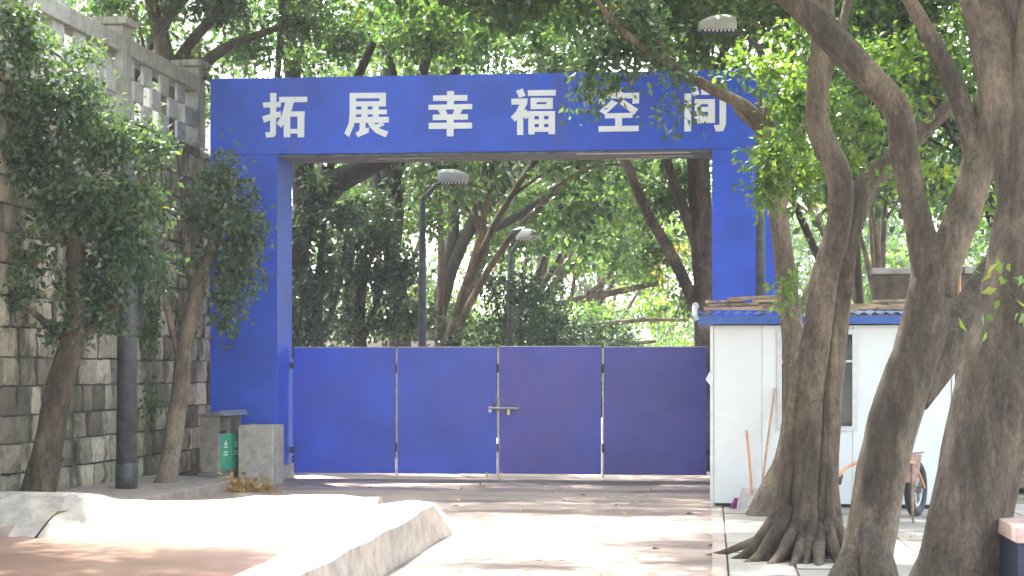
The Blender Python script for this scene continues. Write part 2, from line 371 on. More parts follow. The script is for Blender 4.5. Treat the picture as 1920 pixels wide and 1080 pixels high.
# tile pavement in front of the booth: a bed and its tiles
bed = strip('tiled_pavement', UR + .0, UR + 9, 2, 26, -.008, M['soil'])
tm = []
for k in range(4):
    mb = MB(); j = lambda: random.uniform(-.004, .004)
    mb.hexa([(-.293, -.496, -.03), (.293, -.496, -.03), (.293, .496, -.03), (-.293, .496, -.03)], [(-.288, -.49, .012 + j()), (.288, -.49, .012 + j()), (.288, .49, .012 + j()), (-.288, .49, .012 + j())])
    o = mb.build('paving_tile', M['tile'], bed); tm.append(o.data); bpy.data.objects.remove(o)
edge = MB()
for v in range(4, 26):
    a, b_ = road(UR, v), road(UR + .13, v); c, d = road(UR + .13, v + .985), road(UR, v + .985)
    edge.hexa([(p.x, p.y, -.05) for p in (a, b_, c, d)], [(p.x, p.y, .02 + random.uniform(0, .006)) for p in (a, b_, c, d)])
edge.build('edge_strip', M['kerb'], bed)
for i in range(11):
    for k in range(18):
        v = 7.5 + k * 1.0 + (.5 if i % 2 else 0); u = UR + .14 + .3 + i * .6
        if v > 24.6: continue
        p = road(u, v); o = bpy.data.objects.new('paving_tile', random.choice(tm)); COL.objects.link(o); o.parent = bed
        o.location = (p.x, p.y, random.uniform(-.004, .006)); o.rotation_euler = (random.uniform(-.004, .004), random.uniform(-.004, .004), -TH + random.uniform(-.006, .006))

# raised pavement along the stone wall
K0, K1 = uv(G(280, 941, 0)), uv(G(466, 914, 0))
KZ = .15
def wallx(y): return -5.5 - .13 * (30.5 - y)
pv = MB()
kA, kB = road(K0[0], 12), road(K1[0], K1[1])
q = [(wallx(12) - .3, 12), (kA.x - .16, 12), (kB.x - .16, kB.y), (wallx(kB.y + 1.2) - .3, kB.y + 1.2)]
pv.hexa([(x, y, -.05) for x, y in q], [(x, y, KZ - .004) for x, y in q])
pvo = pv.build('pavement', M['kerb'], kind='structure')
v = 12.0; 
while v < K1[1] - .05:
    v1 = min(v + 1.0, K1[1]); t0 = (v - 12) / (K1[1] - 12); t1 = (v1 - 12) / (K1[1] - 12)
    u0 = K0[0] + (K1[0] - K0[0]) * t0; u1 = K0[0] + (K1[0] - K0[0]) * t1
    b = [road(u0 - .15, v), road(u0, v), road(u1, v1 - .008), road(u1 - .15, v1 - .008)]; dz = random.uniform(-.004, .004)
    MB().hexa([(p.x, p.y, -.05) for p in b], [(p.x, p.y, KZ + dz) for p in b]).build('kerb_stone', M['kerb'], pvo, bevel=.012)
    v = v1

# ================================================================== STONE RETAINING WALL
WD = Vector((.13, 1, 0)).normalized(); WN = Vector((WD.y, -WD.x, 0)); WR = -math.atan(.13)
def wpt(y): return Vector((wallx(y), y, 0))
wall = empty('stone_wall', wpt(26), 0); tag(wall, 'tall weathered ashlar stone retaining wall with moss and dark streaks', 'wall')
W0 = wall.location
ZT = 5.55
a, b = wpt(8) - W0, wpt(33.2) - W0
MB().hexa([tuple(a - WN * .5), tuple(a), tuple(b), tuple(b - WN * .5)], [tuple(x + Vector((0, 0, ZT))) for x in (a - WN * .5, a, b, b - WN * .5)]).build('core', M['mortar'], wall)
sm = []
for k in range(8):
    n = 4; vs, fs = [], []
    for i in range(n):
        for j in range(n):
            ed = i in (0, n - 1) or j in (0, n - 1)
            x = i / (n - 1) - .5; z = j / (n - 1) - .5
            vs.append((x * (.97 if ed else 1) + random.uniform(-.02, .02), (.35 if ed else -.35) + random.uniform(-.22, .22), z * (.96 if ed else 1) + random.uniform(-.03, .03)))
    for i in range(n - 1):
        for j in range(n - 1): fs.append((i * n + j, (i + 1) * n + j, (i + 1) * n + j + 1, i * n + j + 1))
    ring = [i * n for i in range(n)] + [(n - 1) * n + j for j in range(1, n)] + [i * n + n - 1 for i in range(n - 2, -1, -1)] + [j for j in range(n - 2, 0, -1)]
    b0 = len(vs); vs += [(vs[r][0], 2.0, vs[r][2]) for r in ring]
    for i in range(len(ring)): fs.append((ring[i], b0 + i, b0 + (i + 1) % len(ring), ring[(i + 1) % len(ring)]))
    me = bpy.data.meshes.new('stone'); me.from_pydata(vs, [], fs); me.materials.append(M['stone']); me.update(); sm.append(me)
z = .1
course = 0
while z < ZT - .1:
    hgt = random.uniform(.33, .41) if z < 4 else random.uniform(.36, .44)
    hgt = min(hgt, ZT - z)
    y = 20.7 + random.uniform(-.4, .2)
    while y < 32.6:
        ln = random.choice((random.uniform(.34, .6), random.uniform(.55, 1.1)))
        o = bpy.data.objects.new('stone', random.choice(sm)); COL.objects.link(o); o.parent = wall
        c = wpt(y + ln / 2) - W0 + WN * random.uniform(.035, .10)
        o.location = (c.x, c.y, z + hgt / 2); o.rotation_euler = (random.uniform(-.015, .015), random.uniform(-.012, .012), WR + math.pi / 2)
        o.scale = (ln - .016, .05, hgt - .014)
        y += ln
    z += hgt; course += 1
# terrace behind
a, b = wpt(6) - WN * .5, wpt(33.2) - WN * .5
MB().hexa([(a.x, a.y, -.1), (b.x, b.y, -.1), (b.x - 40, b.y, -.1), (a.x - 40, a.y, -.1)], [(a.x, a.y, ZT - .03), (b.x, b.y, ZT - .03), (b.x - 40, b.y, ZT - .03), (a.x - 40, a.y, ZT - .03)]).build('terrace', M['soil'], kind='structure')
# openwork balustrade on top
bal = empty('balustrade', wpt(26) + Vector((0, 0, ZT))); tag(bal, 'openwork balustrade of staggered pale blocks on top of the stone wall', 'balustrade')
def wbox(y0, y1, n0, n1, z0, z1, name, mat, par, bevel=0):
    o0 = par.location
    q = [wpt(y0) + WN * n0 - o0, wpt(y0) + WN * n1 - o0, wpt(y1) + WN * n1 - o0, wpt(y1) + WN * n0 - o0]
    return MB().hexa([(p.x, p.y, z0) for p in q], [(p.x, p.y, z1) for p in q]).build(name, mat, par, bevel=bevel)
posts = [20.2, 23.9, 27.6, 31.35]
for i in range(3):
    y0, y1 = posts[i] + .19, posts[i + 1] - .19
    wbox(y0, y1, -.22, .10, .965, 1.22, 'top_rail', M['balustrade'], bal, .015)
    nb = 8; st = (y1 - y0) / nb
    for r_ in range(3):
        for c_ in range(nb):
            if (r_ + c_) % 2 == 0:
                wbox(y0 + c_ * st + .002, y0 + (c_ + 1) * st - .002, -.01, .04 + random.uniform(-.004, .004), .04 + r_ * .308 + .002, .04 + (r_ + 1) * .308 - .002, 'block', M['balblock'], bal, .008)
    wbox(y0, y1, -.2, .08, 0, .038, 'base_rail', M['balustrade'], bal)
for y in posts:
    p = wbox(y - .19, y + .19, -.24, .14, -.02, 1.36, 'post', M['balustrade'], bal, .012)
    wbox(y - .27, y + .27, -.32, .22, 1.362, 1.47, 'post_cap', M['balustrade'], bal, .02)

# ================================================================== BLUE PORTAL
X0, Y0 = (394 - 960) / F * 29.9, 29.9
portal = empty('gate_portal', (X0, Y0, 0), -TH); tag(portal, 'big blue clad portal over the road with six white characters on its beam', 'gateway')
def gs(px):        # photo column -> distance along the portal front
    k = (px - 960) / F; return (k * Y0 - X0) / (CU + k * SU)
def gz(px, py):
    s = gs(px); return CH + (HZ - py) / F * (Y0 - s * SU)
sL0, sL1, sR0, sR1 = 0, gs(520), gs(1335), gs(1461)
DP = 1.05; ZB, ZTOP = gz(900, 285), 6.5
mb = MB().box(sL0, sL1, 0, DP, .24, ZB); mb.build('pillar', M['blue'], portal, bevel=.006)
MB().box(sR0, sR1, 0, DP, .1, ZB).build('pillar', M['blue'], portal, bevel=.006)
MB().box(sL0 + .004, sR1 - .004, -.004, DP + .004, ZB + .002, ZTOP).build('beam', M['blue'], portal, bevel=.006)
MB().box(sL1 + .01, sR0 - .01, .03, DP - .03, ZB - .03, ZB - .002).build('soffit', M['soffit'], portal)
for i, (x0, x1, y) in enumerate(((gs(1080), gs(1295), .1), (gs(1200), gs(1300), .55), (gs(1150), gs(1250), .8), (gs(700), gs(800), .4))):
    MB().box(x0, x1, y, y + .035, ZB - .045, ZB - .031).build('batten', M['alu'], portal)
MB().box(sL0 + .35, sL1 + .05, -.03, DP, 0, .238).build('footing', M['plinth'], portal, bevel=.02)
GL = {  # strokes in a 1920-wide enlargement of the photo: (origin x, list of polygons)
 'a': (480, [[(118,108),(168,108),(165,445),(150,468),(85,472),(78,430),(118,428)], [(58,185),(205,180),(205,222),(62,227)], [(52,300),(205,255),(205,300),(68,350)],
   [(192,140),(422,138),(420,182),(192,185)], [(243,181),(312,181),(292,250),(252,325),(208,392),(172,358),(215,285)], [(228,322),(282,262),(282,470),(230,470)], [(255,258),(400,258),(400,300),(255,300)], [(342,260),(398,260),(396,470),(342,470)], [(280,402),(344,402),(344,440),(280,440)]]),
 'b': (480, [[(768,108),(1065,105),(1065,150),(768,152)], [(768,108),(820,108),(818,300),(800,380),(762,468),(725,437),(760,360),(768,280)], [(1012,106),(1065,106),(1065,216),(1012,216)], [(815,177),(1065,175),(1065,217),(815,218)],
   [(865,215),(915,215),(915,320),(865,320)], [(955,215),(1005,215),(1005,320),(955,320)], [(812,244),(1072,243),(1072,282),(812,282)], [(795,305),(1088,303),(1088,350),(785,352)], [(850,345),(900,345),(897,398),(925,388),(925,430),(835,470),(818,435),(850,412)],
   [(912,345),(965,345),(1000,392),(1085,425),(1062,470),(985,435),(940,395)], [(1030,345),(1056,368),(985,402),(965,375)]]),
 'c': (480, [[(1565,92),(1620,92),(1620,205),(1565,205)], [(1450,128),(1732,124),(1730,170),(1450,172)], [(1412,205),(1770,197),(1770,240),(1412,245)], [(1488,243),(1550,240),(1572,290),(1515,290)], [(1625,240),(1692,243),(1665,290),(1608,290)],
   [(1448,285),(1735,280),(1735,325),(1448,330)], [(1415,352),(1768,350),(1768,398),(1415,402)], [(1562,282),(1618,282),(1618,462),(1562,462)]]),
 'd': (940, [[(120,92),(175,70),(200,130),(148,148)], [(82,155),(215,152),(213,200),(84,203)], [(150,198),(213,195),(170,280),(112,342),(78,305),(120,262)], [(130,268),(180,262),(180,450),(130,450)], [(178,258),(205,240),(225,275),(222,305),(200,322),(178,298)],
   [(218,85),(447,82),(445,128),(218,132)], [(240,148),(290,148),(290,240),(240,240)], [(370,148),(422,148),(422,238),(370,238)], [(241,149),(421,148),(421,182),(241,183)], [(241,201),(421,200),(421,238),(241,239)],
   [(222,258),(272,258),(272,447),(222,447)], [(387,257),(440,257),(440,445),(387,445)], [(223,257),(439,256),(439,295),(223,296)], [(223,325),(439,324),(439,360),(223,361)], [(223,388),(439,387),(439,425),(223,426)], [(308,259),(350,259),(350,424),(308,424)]]),
 'e': (940, [[(930,70),(992,65),(1000,112),(935,114)], [(800,112),(1128,105),(1128,150),(800,155)], [(800,113),(850,113),(848,200),(796,200)], [(1078,108),(1128,108),(1128,192),(1072,195)], [(905,165),(955,188),(848,285),(803,255)], [(1000,162),(1120,240),(1085,285),(970,195)],
   [(848,275),(1075,270),(1075,310),(848,315)], [(932,312),(988,310),(988,382),(932,382)], [(796,380),(1125,375),(1125,420),(796,425)]]),
 'f': (940, [[(1545,70),(1598,48),(1622,118),(1570,132)], [(1500,112),(1555,112),(1552,422),(1497,422)], [(1635,78),(1840,72),(1838,118),(1635,122)], [(1785,76),(1840,76),(1838,360),(1815,420),(1755,422),(1738,370),(1785,368)],
   [(1582,158),(1632,158),(1632,355),(1582,355)], [(1692,158),(1748,158),(1748,350),(1692,350)], [(1583,159),(1747,159),(1747,198),(1583,198)], [(1583,222),(1747,222),(1747,260),(1583,260)], [(1583,285),(1747,285),(1747,352),(1583,354)]]),
}
for g_, (ox, polys) in GL.items():
    mb = MB()
    for i, pl in enumerate(polys):
        pts = [(gs(ox + x / 4.364), gz(ox + x / 4.364, 150 + y / 4.364)) for x, y in pl]
        mb.prism(pts, -.022 - i * .0007, -.0045)
    mb.build('character', M['white'], portal)

# folding gate hung between the pillars
gate = empty('folding_gate', (X0, Y0, 0), -TH); tag(gate, 'closed low blue sheet metal gate of four leaves between the pillars', 'gate')
gy = .92
def ps(px): # column -> s on the gate plane
    ax, ay = X0 + gy * SU, Y0 + gy * CU; k = (px - 960) / F; return (k * ay - ax) / (CU + k * SU)
gtop, gbot = 2.165, .09
for i, (x0, x1) in enumerate(((551, 741), (746, 931), (936, 1127), (1132, 1325))):
    s0, s1 = ps(x0), ps(x1); dz = [0, 0, .01, 0][i]
    lf = MB().box(s0, s1, gy - .02, gy + .02, gbot + dz * .5, gtop + dz).build('leaf', M[('blue_gate', 'blue_gate', 'gate_violet', 'gate_purple')[i]], gate, bevel=.004)
    if i == 3: lf['label'] = 'gate leaf of a purplish blue'
    fr = MB()
    for z_ in (gtop + dz + .001,): fr.box(s0, s1, gy - .023, gy + .023, z_, z_ + .012)
    fr.build('top_edge', M['steel'], lf)
for x in (742, 932.5, 1129.5):
    s = ps(x) + .01
    MB().box(s - .012, s + .012, gy + .021, gy + .045, gbot - .06, gtop - .01).build('stile', M['steel'], gate)
    for zz in (.45, 1.75): MB().tube([(s, gy - .03, zz), (s, gy - .03, zz + .14)], .016, 8).build('hinge', M['dark_steel'], gate)
for x in (547, 1329):
    s = ps(x)
    for zz in (.42, 1.82): MB().box(s - .045, s + .045, gy - .03, gy + .03, zz, zz + .1).build('hinge', M['dark_steel'], gate)
s = ps(945)
lt = MB().tube([(s - .25, gy - .055, 1.17), (s + .24, gy - .055, 1.165)], .026, 8).build('bolt', M['steel'], gate)
MB().box(s - .25, s - .2, gy - .07, gy - .02, 1.10, 1.2).build('bolt_end', M['steel'], lt); MB().box(s + .06, s + .10, gy - .075, gy - .035, 1.06, 1.145).build('padlock', M['brass'], lt)
for dx in (-.13, -.075): MB().tube([(s + dx, gy - .04, 1.2), (s + dx, gy - .04, 1.38)], .011, 6).build('bolt_keeper', M['steel'], gate)
for x in (913, 941):
    s = ps(x); MB().box(s - .018, s + .018, gy - .05, gy - .015, .0, .11).build('drop_bolt', M['brass'], gate)

# concrete plinth beside the pillar
A = G(446, 909)
pl = MB().box(0, .56, 0, .75, -.05, .93).build('concrete_plinth', M['plinth'], bevel=.02); pl.location = (A.x, A.y, 0); pl.rotation_euler = (0, 0, -TH)
tag(pl, 'stained grey concrete plinth at the foot of the blue pillar behind the bin', 'plinth')
# blue sheet showing in the gap behind the gate
A = P(540, 720, 32.5); sh = MB().box(-.35, .1, 0, .03, .3, 2.0).build('plastic_sheet', M['cyan']); sh.location = (A.x, A.y, 0)
tag(sh, 'strip of bright light blue sheet showing in the gap beside the gate hinge', 'sheet')

# ================================================================== BASIN RIM
H = .37
# rim, built as one L: section swept along a path in world coordinates
rim = MB()
def sec(inner_b, inner_t, outer_t, outer_b, h): return [(inner_b.x, inner_b.y, -.03), (inner_t.x, inner_t.y, h - .015), (inner_t.x * .6 + outer_t.x * .4, inner_t.y * .6 + outer_t.y * .4, h + .01), (outer_t.x, outer_t.y, h - .02), (outer_b.x, outer_b.y, -.03)]
secs = []
# right leg from near the camera to the corner, then the cross leg out to the stone wall
def W2(x, y): return Vector((x, y, 0))
for t in np.linspace(0, 1, 14):
    y = 9.0 + t * 10.3; it = W2(-2.16 + .10 * (y - 9.0) * .72, y); ot = W2(-1.87 + .096 * (y - 9.0), y)
    j = lambda a=.02: random.uniform(-a, a)
    secs.append(sec(W2(it.x - .05 + j(), y), W2(it.x + j(), y), W2(ot.x + .06 + j(), y), W2(ot.x + .12 + j(), y), H + j(.015)))
def loft(mb, ss):
    n = len(ss[0]); vs = [p for s_ in ss for p in s_]
    fs = [(i * n + k, (i + 1) * n + k, (i + 1) * n + k + 1, i * n + k + 1) for i in range(len(ss) - 1) for k in range(n - 1)]
    fs += [tuple(range(n)), tuple(range(len(vs) - 1, len(vs) - n - 1, -1))]
    mb.add(vs, fs)
# end of the right leg: slopes down to the road
y = 20.0; secs.append(sec(W2(-1.3, y), W2(-1.25, y), W2(-.83, y), W2(-.62, y), H - .01))
y = 20.6; secs.append(sec(W2(-1.25, y), W2(-1.2, y), W2(-.86, y), W2(-.56, y), H - .10))
y = 21.2; secs.append(sec(W2(-1.15, y), W2(-1.1, y), W2(-.8, y), W2(-.52, y), .02))
loft(rim, secs)
secs = []
for t in np.linspace(0, 1, 26):
    x = -1.45 - t * 5.6
    hh = .385 + .03 * math.sin(x * 2.1) + random.uniform(-.012, .012) + (.03 if x < -4.5 else 0)
    secs.append([(x, 19.28 + random.uniform(-.04, .04), -.03), (x, 19.55 + random.uniform(-.04, .04), .13 + random.uniform(-.02, .02)), (x, 19.95 + random.uniform(-.03, .03), hh - .03), (x, 20.2, hh), (x, 20.62, hh - .03), (x, 20.8, -.03)])
loft(rim, secs)
ro = rim.build('basin_rim', M['rim'], smooth=False); tag(ro, 'low concrete rim turning a corner round the muddy basin', 'low wall')
MB().add([(-9, 6, .03), (-1.2, 6, .03), (-1.2, 19.5, .03), (-9, 19.5, .03)], [(0, 1, 2, 3)]).build('basin_water', M['water'], kind='structure')
tw = empty('dead_twig', P(60, 1008, 19.25)); tag(tw, 'thin bare twig sprouting at the foot of the basin rim', 'twig')
MB().tube([(0, 0, -.05), (.12, -.03, .1), (.22, -.03, .22), (.33, -.04, .27)], [.013, .011, .008, .004], 5).build('stem', M['bark2'], tw)
MB().add([(.22, -.04, .22), (.28, -.06, .28), (.40, -.04, .285), (.30, -.05, .255)], [(0, 1, 2, 3)]).build('leaf', M['leafdark'], tw)

# ================================================================== BOOTH
bb = G(1338, 952); booth = empty('guard_booth', (bb.x, bb.y, 0), -TH)
tag(booth, 'white panel guard booth with blue roof edge behind the ficus trunks', 'booth')
BW, BD, BZ0, BZ1 = 3.02, 2.4, .06, 2.36
def bx(px): k = (px - 960) / F; return (k * bb.y - bb.x) / (CU + k * SU)
wx0, wx1, wz0, wz1 = bx(1466), bx(1598), 1.06, 2.24
seam = [0.0, .60, wx0 - .05, wx1 + .05, 2.42, BW]
def wallpanel(x0, x1, z0, z1): MB().box(x0 + .002, x1 - .002, 0, .05, z0, z1).build('wall_panel', M['boothwhite'], booth, bevel=.004)
wallpanel(0, .62, BZ0, BZ1); wallpanel(.62, wx0, BZ0, BZ1); wallpanel(wx0, wx1, BZ0, wz0); wallpanel(wx0, wx1, wz1, BZ1); wallpanel(wx1, 2.35, BZ0, BZ1); wallpanel(2.35, BW, BZ0, BZ1)
MB().box(0, .05, .052, BD, BZ0, BZ1).build('side_wall', M['boothwhite'], booth); MB().box(BW - .05, BW, .052, BD, BZ0, BZ1).build('side_wall', M['boothwhite'], booth)
MB().box(.052, BW - .052, BD - .05, BD, BZ0, BZ1).build('back_wall', M['boothwhite'], booth)
MB().box(.03, BW - .03, .03, BD - .03, 0.0, BZ0 - .002).build('base_gap_shade', M['darkgap'], booth)  # black box stands in for the shade in the gap below the walls
MB().box(-.045, -.003, -.02, .05, .0, BZ1).build('corner_post', M['alu'], booth)
MB().box(BW + .003, BW + .04, -.02, .05, .0, BZ1).build('corner_post', M['alu'], booth)
win = MB()
for (x0, x1, z0, z1) in ((wx0 - .06, wx0, wz0 - .06, wz1 + .06), (wx1, wx1 + .06, wz0 - .06, wz1 + .06), (wx0 + .001, wx1 - .001, wz0 - .06, wz0), (wx0 + .001, wx1 - .001, wz1, wz1 + .06), ((wx0 + wx1) / 2 - .02, (wx0 + wx1) / 2 + .02, wz0 + .001, wz1 - .001), (wx0 + .001, (wx0 + wx1) / 2 - .021, wz1 - .36, wz1 - .33), ((wx0 + wx1) / 2 + .021, wx1 - .001, wz1 - .36, wz1 - .33)):
    win.box(x0, x1, -.02, .06, z0, z1)
wo = win.build('window_frame', M['alu'], booth)
for (x0, x1) in ((wx0 + .003, (wx0 + wx1) / 2 - .022), ((wx0 + wx1) / 2 + .022, wx1 - .003)):
    MB().box(x0, x1, .02, .028, wz0 + .003, wz1 - .37).build('pane', M['glass'], wo); MB().box(x0, x1, .02, .028, wz1 - .325, wz1 - .003).build('pane', M['glass'], wo)
MB().box(.3, 2.3, 1.7, 2.2, .1, 1.5).build('inner_cupboard', M['steel'], booth)
# roof: corrugated sheet with fascia
rf = MB(); nx = 96; x0, x1 = -.2, BW + .15
vs, fs = [], []
for i in range(nx + 1):
    x = x0 + (x1 - x0) * i / nx; dz = .018 * math.cos(i * math.pi / 2)
    for yy, zz in ((-.18, 2.50), (BD + .2, 2.62)): vs.append((x, yy, zz + dz))
fs = [(2 * i, 2 * i + 2, 2 * i + 3, 2 * i + 1) for i in range(nx)]
roof = rf.add(vs, fs).build('roof_sheet', M['boothblue'], booth)
MB().box(x0, x1, -.19, -.16, 2.37, 2.475).build('fascia', M['boothblue'], roof)
MB().box(x0, x1, -.159, BD + .18, 2.375, 2.40).build('eave', M['alu'], roof)
MB().tube([(x0 - .02, -.2, 2.42), (x0 - .04, -.16, 2.5), (x0 - .04, .1, 2.62), (x0 - .03, .9, 2.64)], .04, 8).build('gutter_end', M['alu'], roof)
# loose planks on the roof, each one a thing
B0 = Vector((bb.x, bb.y, 0))
def bw(x, y, z): p = road(x, y); return Vector((bb.x + p.x, bb.y + p.y, z))
pd = [(.0, .75, -.05, 2.55, .03), (.55, .9, .0, 2.55, -.02), (1.15, .8, -.02, 2.55, .03), (.05, .65, .05, 2.60, -.05), (.5, .95, .1, 2.605, .05), (1.05, .7, .08, 2.60, -.03), (.02, .5, .02, 2.645, .08), (.62, .55, .04, 2.65, -.06), (1.0, .6, .03, 2.65, .02), (.3, .7, .2, 2.69, .04), (.85, .5, .22, 2.69, -.1), (1.65, .75, .02, 2.55, .04), (1.75, .5, .1, 2.6, -.05), (2.2, .6, -.04, 2.555, .03), (2.35, .55, .05, 2.60, -.06), (2.15, .8, .15, 2.645, .02)]
for i, (x, ln, y, z_, r_) in enumerate(pd):
    o = MB().hexa([(0, 0, 0), (ln, random.uniform(-.02, .02), random.uniform(-.01, .015)), (ln, .14, 0), (0, .15, 0)], [(0, 0, .035), (ln, 0, .04 + random.uniform(-.01, .015)), (ln, .14, .035), (0, .15, .04)]).build('plank', M['plank'])
    o.location = bw(x - .12, y - .1, z_); o.rotation_euler = (random.uniform(-.05, .05), random.uniform(-.03, .03), -TH + r_)
    tag(o, 'weathered loose plank heaped on the front edge of the booth roof', 'plank', 'planks heaped on the booth roof')
pp = MB().add([(-.055, 0, 0), (.0, 0, .10), (.045, .01, .05), (.03, .005, -.10)], [(0, 1, 2, 3)]).build('paper_notice', M['paper']); pp.location = bw(-.05, -.05, 1.66)
so_ = pp.modifiers.new('t', 'SOLIDIFY'); so_.thickness = .003
tag(pp, 'white paper scrap sticking out at the booth corner beside the gate', 'paper')

# broom and dustpan against the booth
br = empty('broom', bw(bx(1425), -.30, 0), -TH); tag(br, 'long tan handled broom with purple bristles leaning on the white booth', 'broom')
MB().tube([(0, 0, .12), (.09, .12, .85), (.19, .27, 1.55)], [.016, .016, .015], 8).build('handle', M['tan'], br)
h_ = MB().box(-.34, .04, -.05, .03, .10, .15).build('head', M['purple'], br, bevel=.01); q = MB()
for i in range(26):
    x = -.34 + .38 * i / 25; q.tube([(x, -.01 + random.uniform(-.02, .02), .11), (x * 1.15 + random.uniform(-.01, .01), -.03 + random.uniform(-.03, .03), .005)], [.012, .008], 4)
q.build('bristles', M['purple'], br)
dp = empty('dustpan', bw(bx(1409), -.48, 0), -TH); tag(dp, 'white plastic dustpan with orange stick handle standing by the broom', 'dustpan')
MB().tube([(0, 0, .2), (-.03, .15, .6), (-.065, .43, 1.0)], [.016, .016, .014], 8).build('handle', M['orange'], dp)
q = MB(); q.add([(-.14, -.12, .01), (.14, -.12, .01), (.12, .06, .03), (-.12, .06, .03), (-.10, .02, .24), (.10, .02, .24), (-.14, -.12, .05), (.14, -.12, .05)], [(0, 1, 2, 3), (3, 2, 5, 4), (0, 3, 4, 6), (1, 7, 5, 2)])
q.v = [(x * 1.35, y_, z_ * 1.2) for x, y_, z_ in q.v]
sc_ = q.build('scoop', M['panwhite'], dp); sc_.modifiers.new('t', 'SOLIDIFY').thickness = .008

# wheelbarrow behind the middle trunk
wc = G(1717, 970); fw = math.atan2(.48, .87)
wb = empty('wheelbarrow', (wc.x, wc.y, 0), -fw); tag(wb, 'rusty wheelbarrow with one black tyre standing by the booth wall', 'wheelbarrow')
def torus(mb, c, Rr, r_, ns=28, nr=10, axis='x'):
    vs, fs = [], []
    for i in range(ns):
        a = 2 * math.pi * i / ns
        for k in range(nr):
            b_ = 2 * math.pi * k / nr; rr = Rr + r_ * math.cos(b_) * (1 + (.06 if i % 2 else 0)); vs.append((c[0] + r_ * .95 * math.sin(b_), c[1] + rr * math.cos(a), c[2] + rr * math.sin(a)))
    for i in range(ns):
        for k in range(nr): fs.append((i * nr + k, i * nr + (k + 1) % nr, ((i + 1) % ns) * nr + (k + 1) % nr, ((i + 1) % ns) * nr + k))
    mb.add(vs, fs)
whl = empty('wheel', (0, 0, 0)); whl.parent = wb
q = MB(); torus(q, (0, 0, .345), .285, .06); q.build('tyre', M['rubber'], whl, True)
q = MB(); torus(q, (0, 0, .345), .215, .022)
for i in range(8):
    a = i * math.pi / 4; q.tube([(0, .04 * math.cos(a), .345 + .04 * math.sin(a)), (0, .21 * math.cos(a), .345 + .21 * math.sin(a))], .014, 5)
q.tube([(-.08, 0, .345), (.08, 0, .345)], .045, 10); q.build('rim', M['steel'], whl)
for sx in (-1, 1):
    q = MB().tube([(sx * .09, .05, .36), (sx * .16, -.5, .62), (sx * .26, -1.1, .72), (sx * .30, -1.75, .66), (sx * .30, -1.9, .55)], .018, 8); hd = q.build('handle', M['orange'], wb)
    MB().tube([(sx * .30, -1.86, .59), (sx * .30, -1.94, .50)], .024, 8).build('grip', M['rubber'], hd)
    MB().tube([(sx * .26, -1.0, .69), (sx * .27, -1.05, .35), (sx * .27, -1.0, .0)], .018, 6).build('leg', M['rust'], wb)
q = MB().hexa([(-.2, -.62, .46), (.2, -.62, .46), (.2, -1.15, .50), (-.2, -1.15, .50)], [(-.24, -.46, .78), (.20, -.46, .78), (.26, -1.32, .84), (-.26, -1.32, .84)])
q.f.remove(q.f[1]); t_ = q.build('tray', M['rust'], wb); t_.modifiers.new('t', 'SOLIDIFY').thickness = .012
MB().tube([(-.24, -.45, .80), (.20, -.45, .80), (.23, -.38, .87)], .012, 6).build('tray_lip', M['steel'], wb)

# ================================================================== LITTER BIN
bn = empty('litter_bin', P(410, 893, 28.4).xy.to_3d() + Vector((0, 0, KZ)), -TH - .15)
tag(bn, 'twin steel litter bin with green doors on the pavement by the plinth', 'litter bin')
# x: width (towards the road is +x), y along the road
bx0, bx1, by0, by1 = -.31, 0.0, 0, .86
MB().box(bx0 + .0, bx1, by0 + .02, by1, .06, .66).build('body', M['binsteel'], bn, bevel=.006)
MB().box(bx0 - .03, bx1 + .03, by0 - .02, by1 + .03, 0, .055).build('base', M['steel'], bn, bevel=.006)
for k, y in enumerate((.06, .47)):
    d_ = MB().box(bx1 + .001, bx1 + .012, y, y + .36, .10, .65).build('door', M['green_sign'], bn)
    MB().add([(bx1 + .0135, y + .12, .48), (bx1 + .0135, y + .24, .48), (bx1 + .0135, y + .18, .56)], [(0, 1, 2)]).build('emblem', M['white'], d_)
    q = MB()
    for zz in (.44, .36, .32): q.box(bx1 + .0125, bx1 + .0135, y + .10, y + .26, zz, zz + .02)
    q.build('lettering', M['white'], d_)
q = MB()
q.box(bx0, bx0 + .03, by0 + .02, by1, .661, .92); q.box(bx0 + .031, bx1, by0 + .02, by0 + .04, .661, .92); q.box(bx0 + .031, bx1, by1 - .02, by1, .661, .92); q.box(bx0 + .031, bx1, .42, .44, .661, .90)
q.build('hood_frame', M['binsteel'], bn)
MB().hexa([(bx0 - .05, by0 - .03, .925), (bx1 + .13, by0 - .03, .94), (bx1 + .13, by1 + .04, .94), (bx0 - .05, by1 + .04, .925)], [(bx0 - .05, by0 - .03, .95), (bx1 + .05, by0 - .03, 1.02), (bx1 + .05, by1 + .04, 1.02), (bx0 - .05, by1 + .04, .95)]).build('roof', M['steel'], bn, bevel=.008)
MB().box(bx0 + .05, bx1 - .05, .05, .40, .662, .70).build('liner', M['dark_steel'], bn)

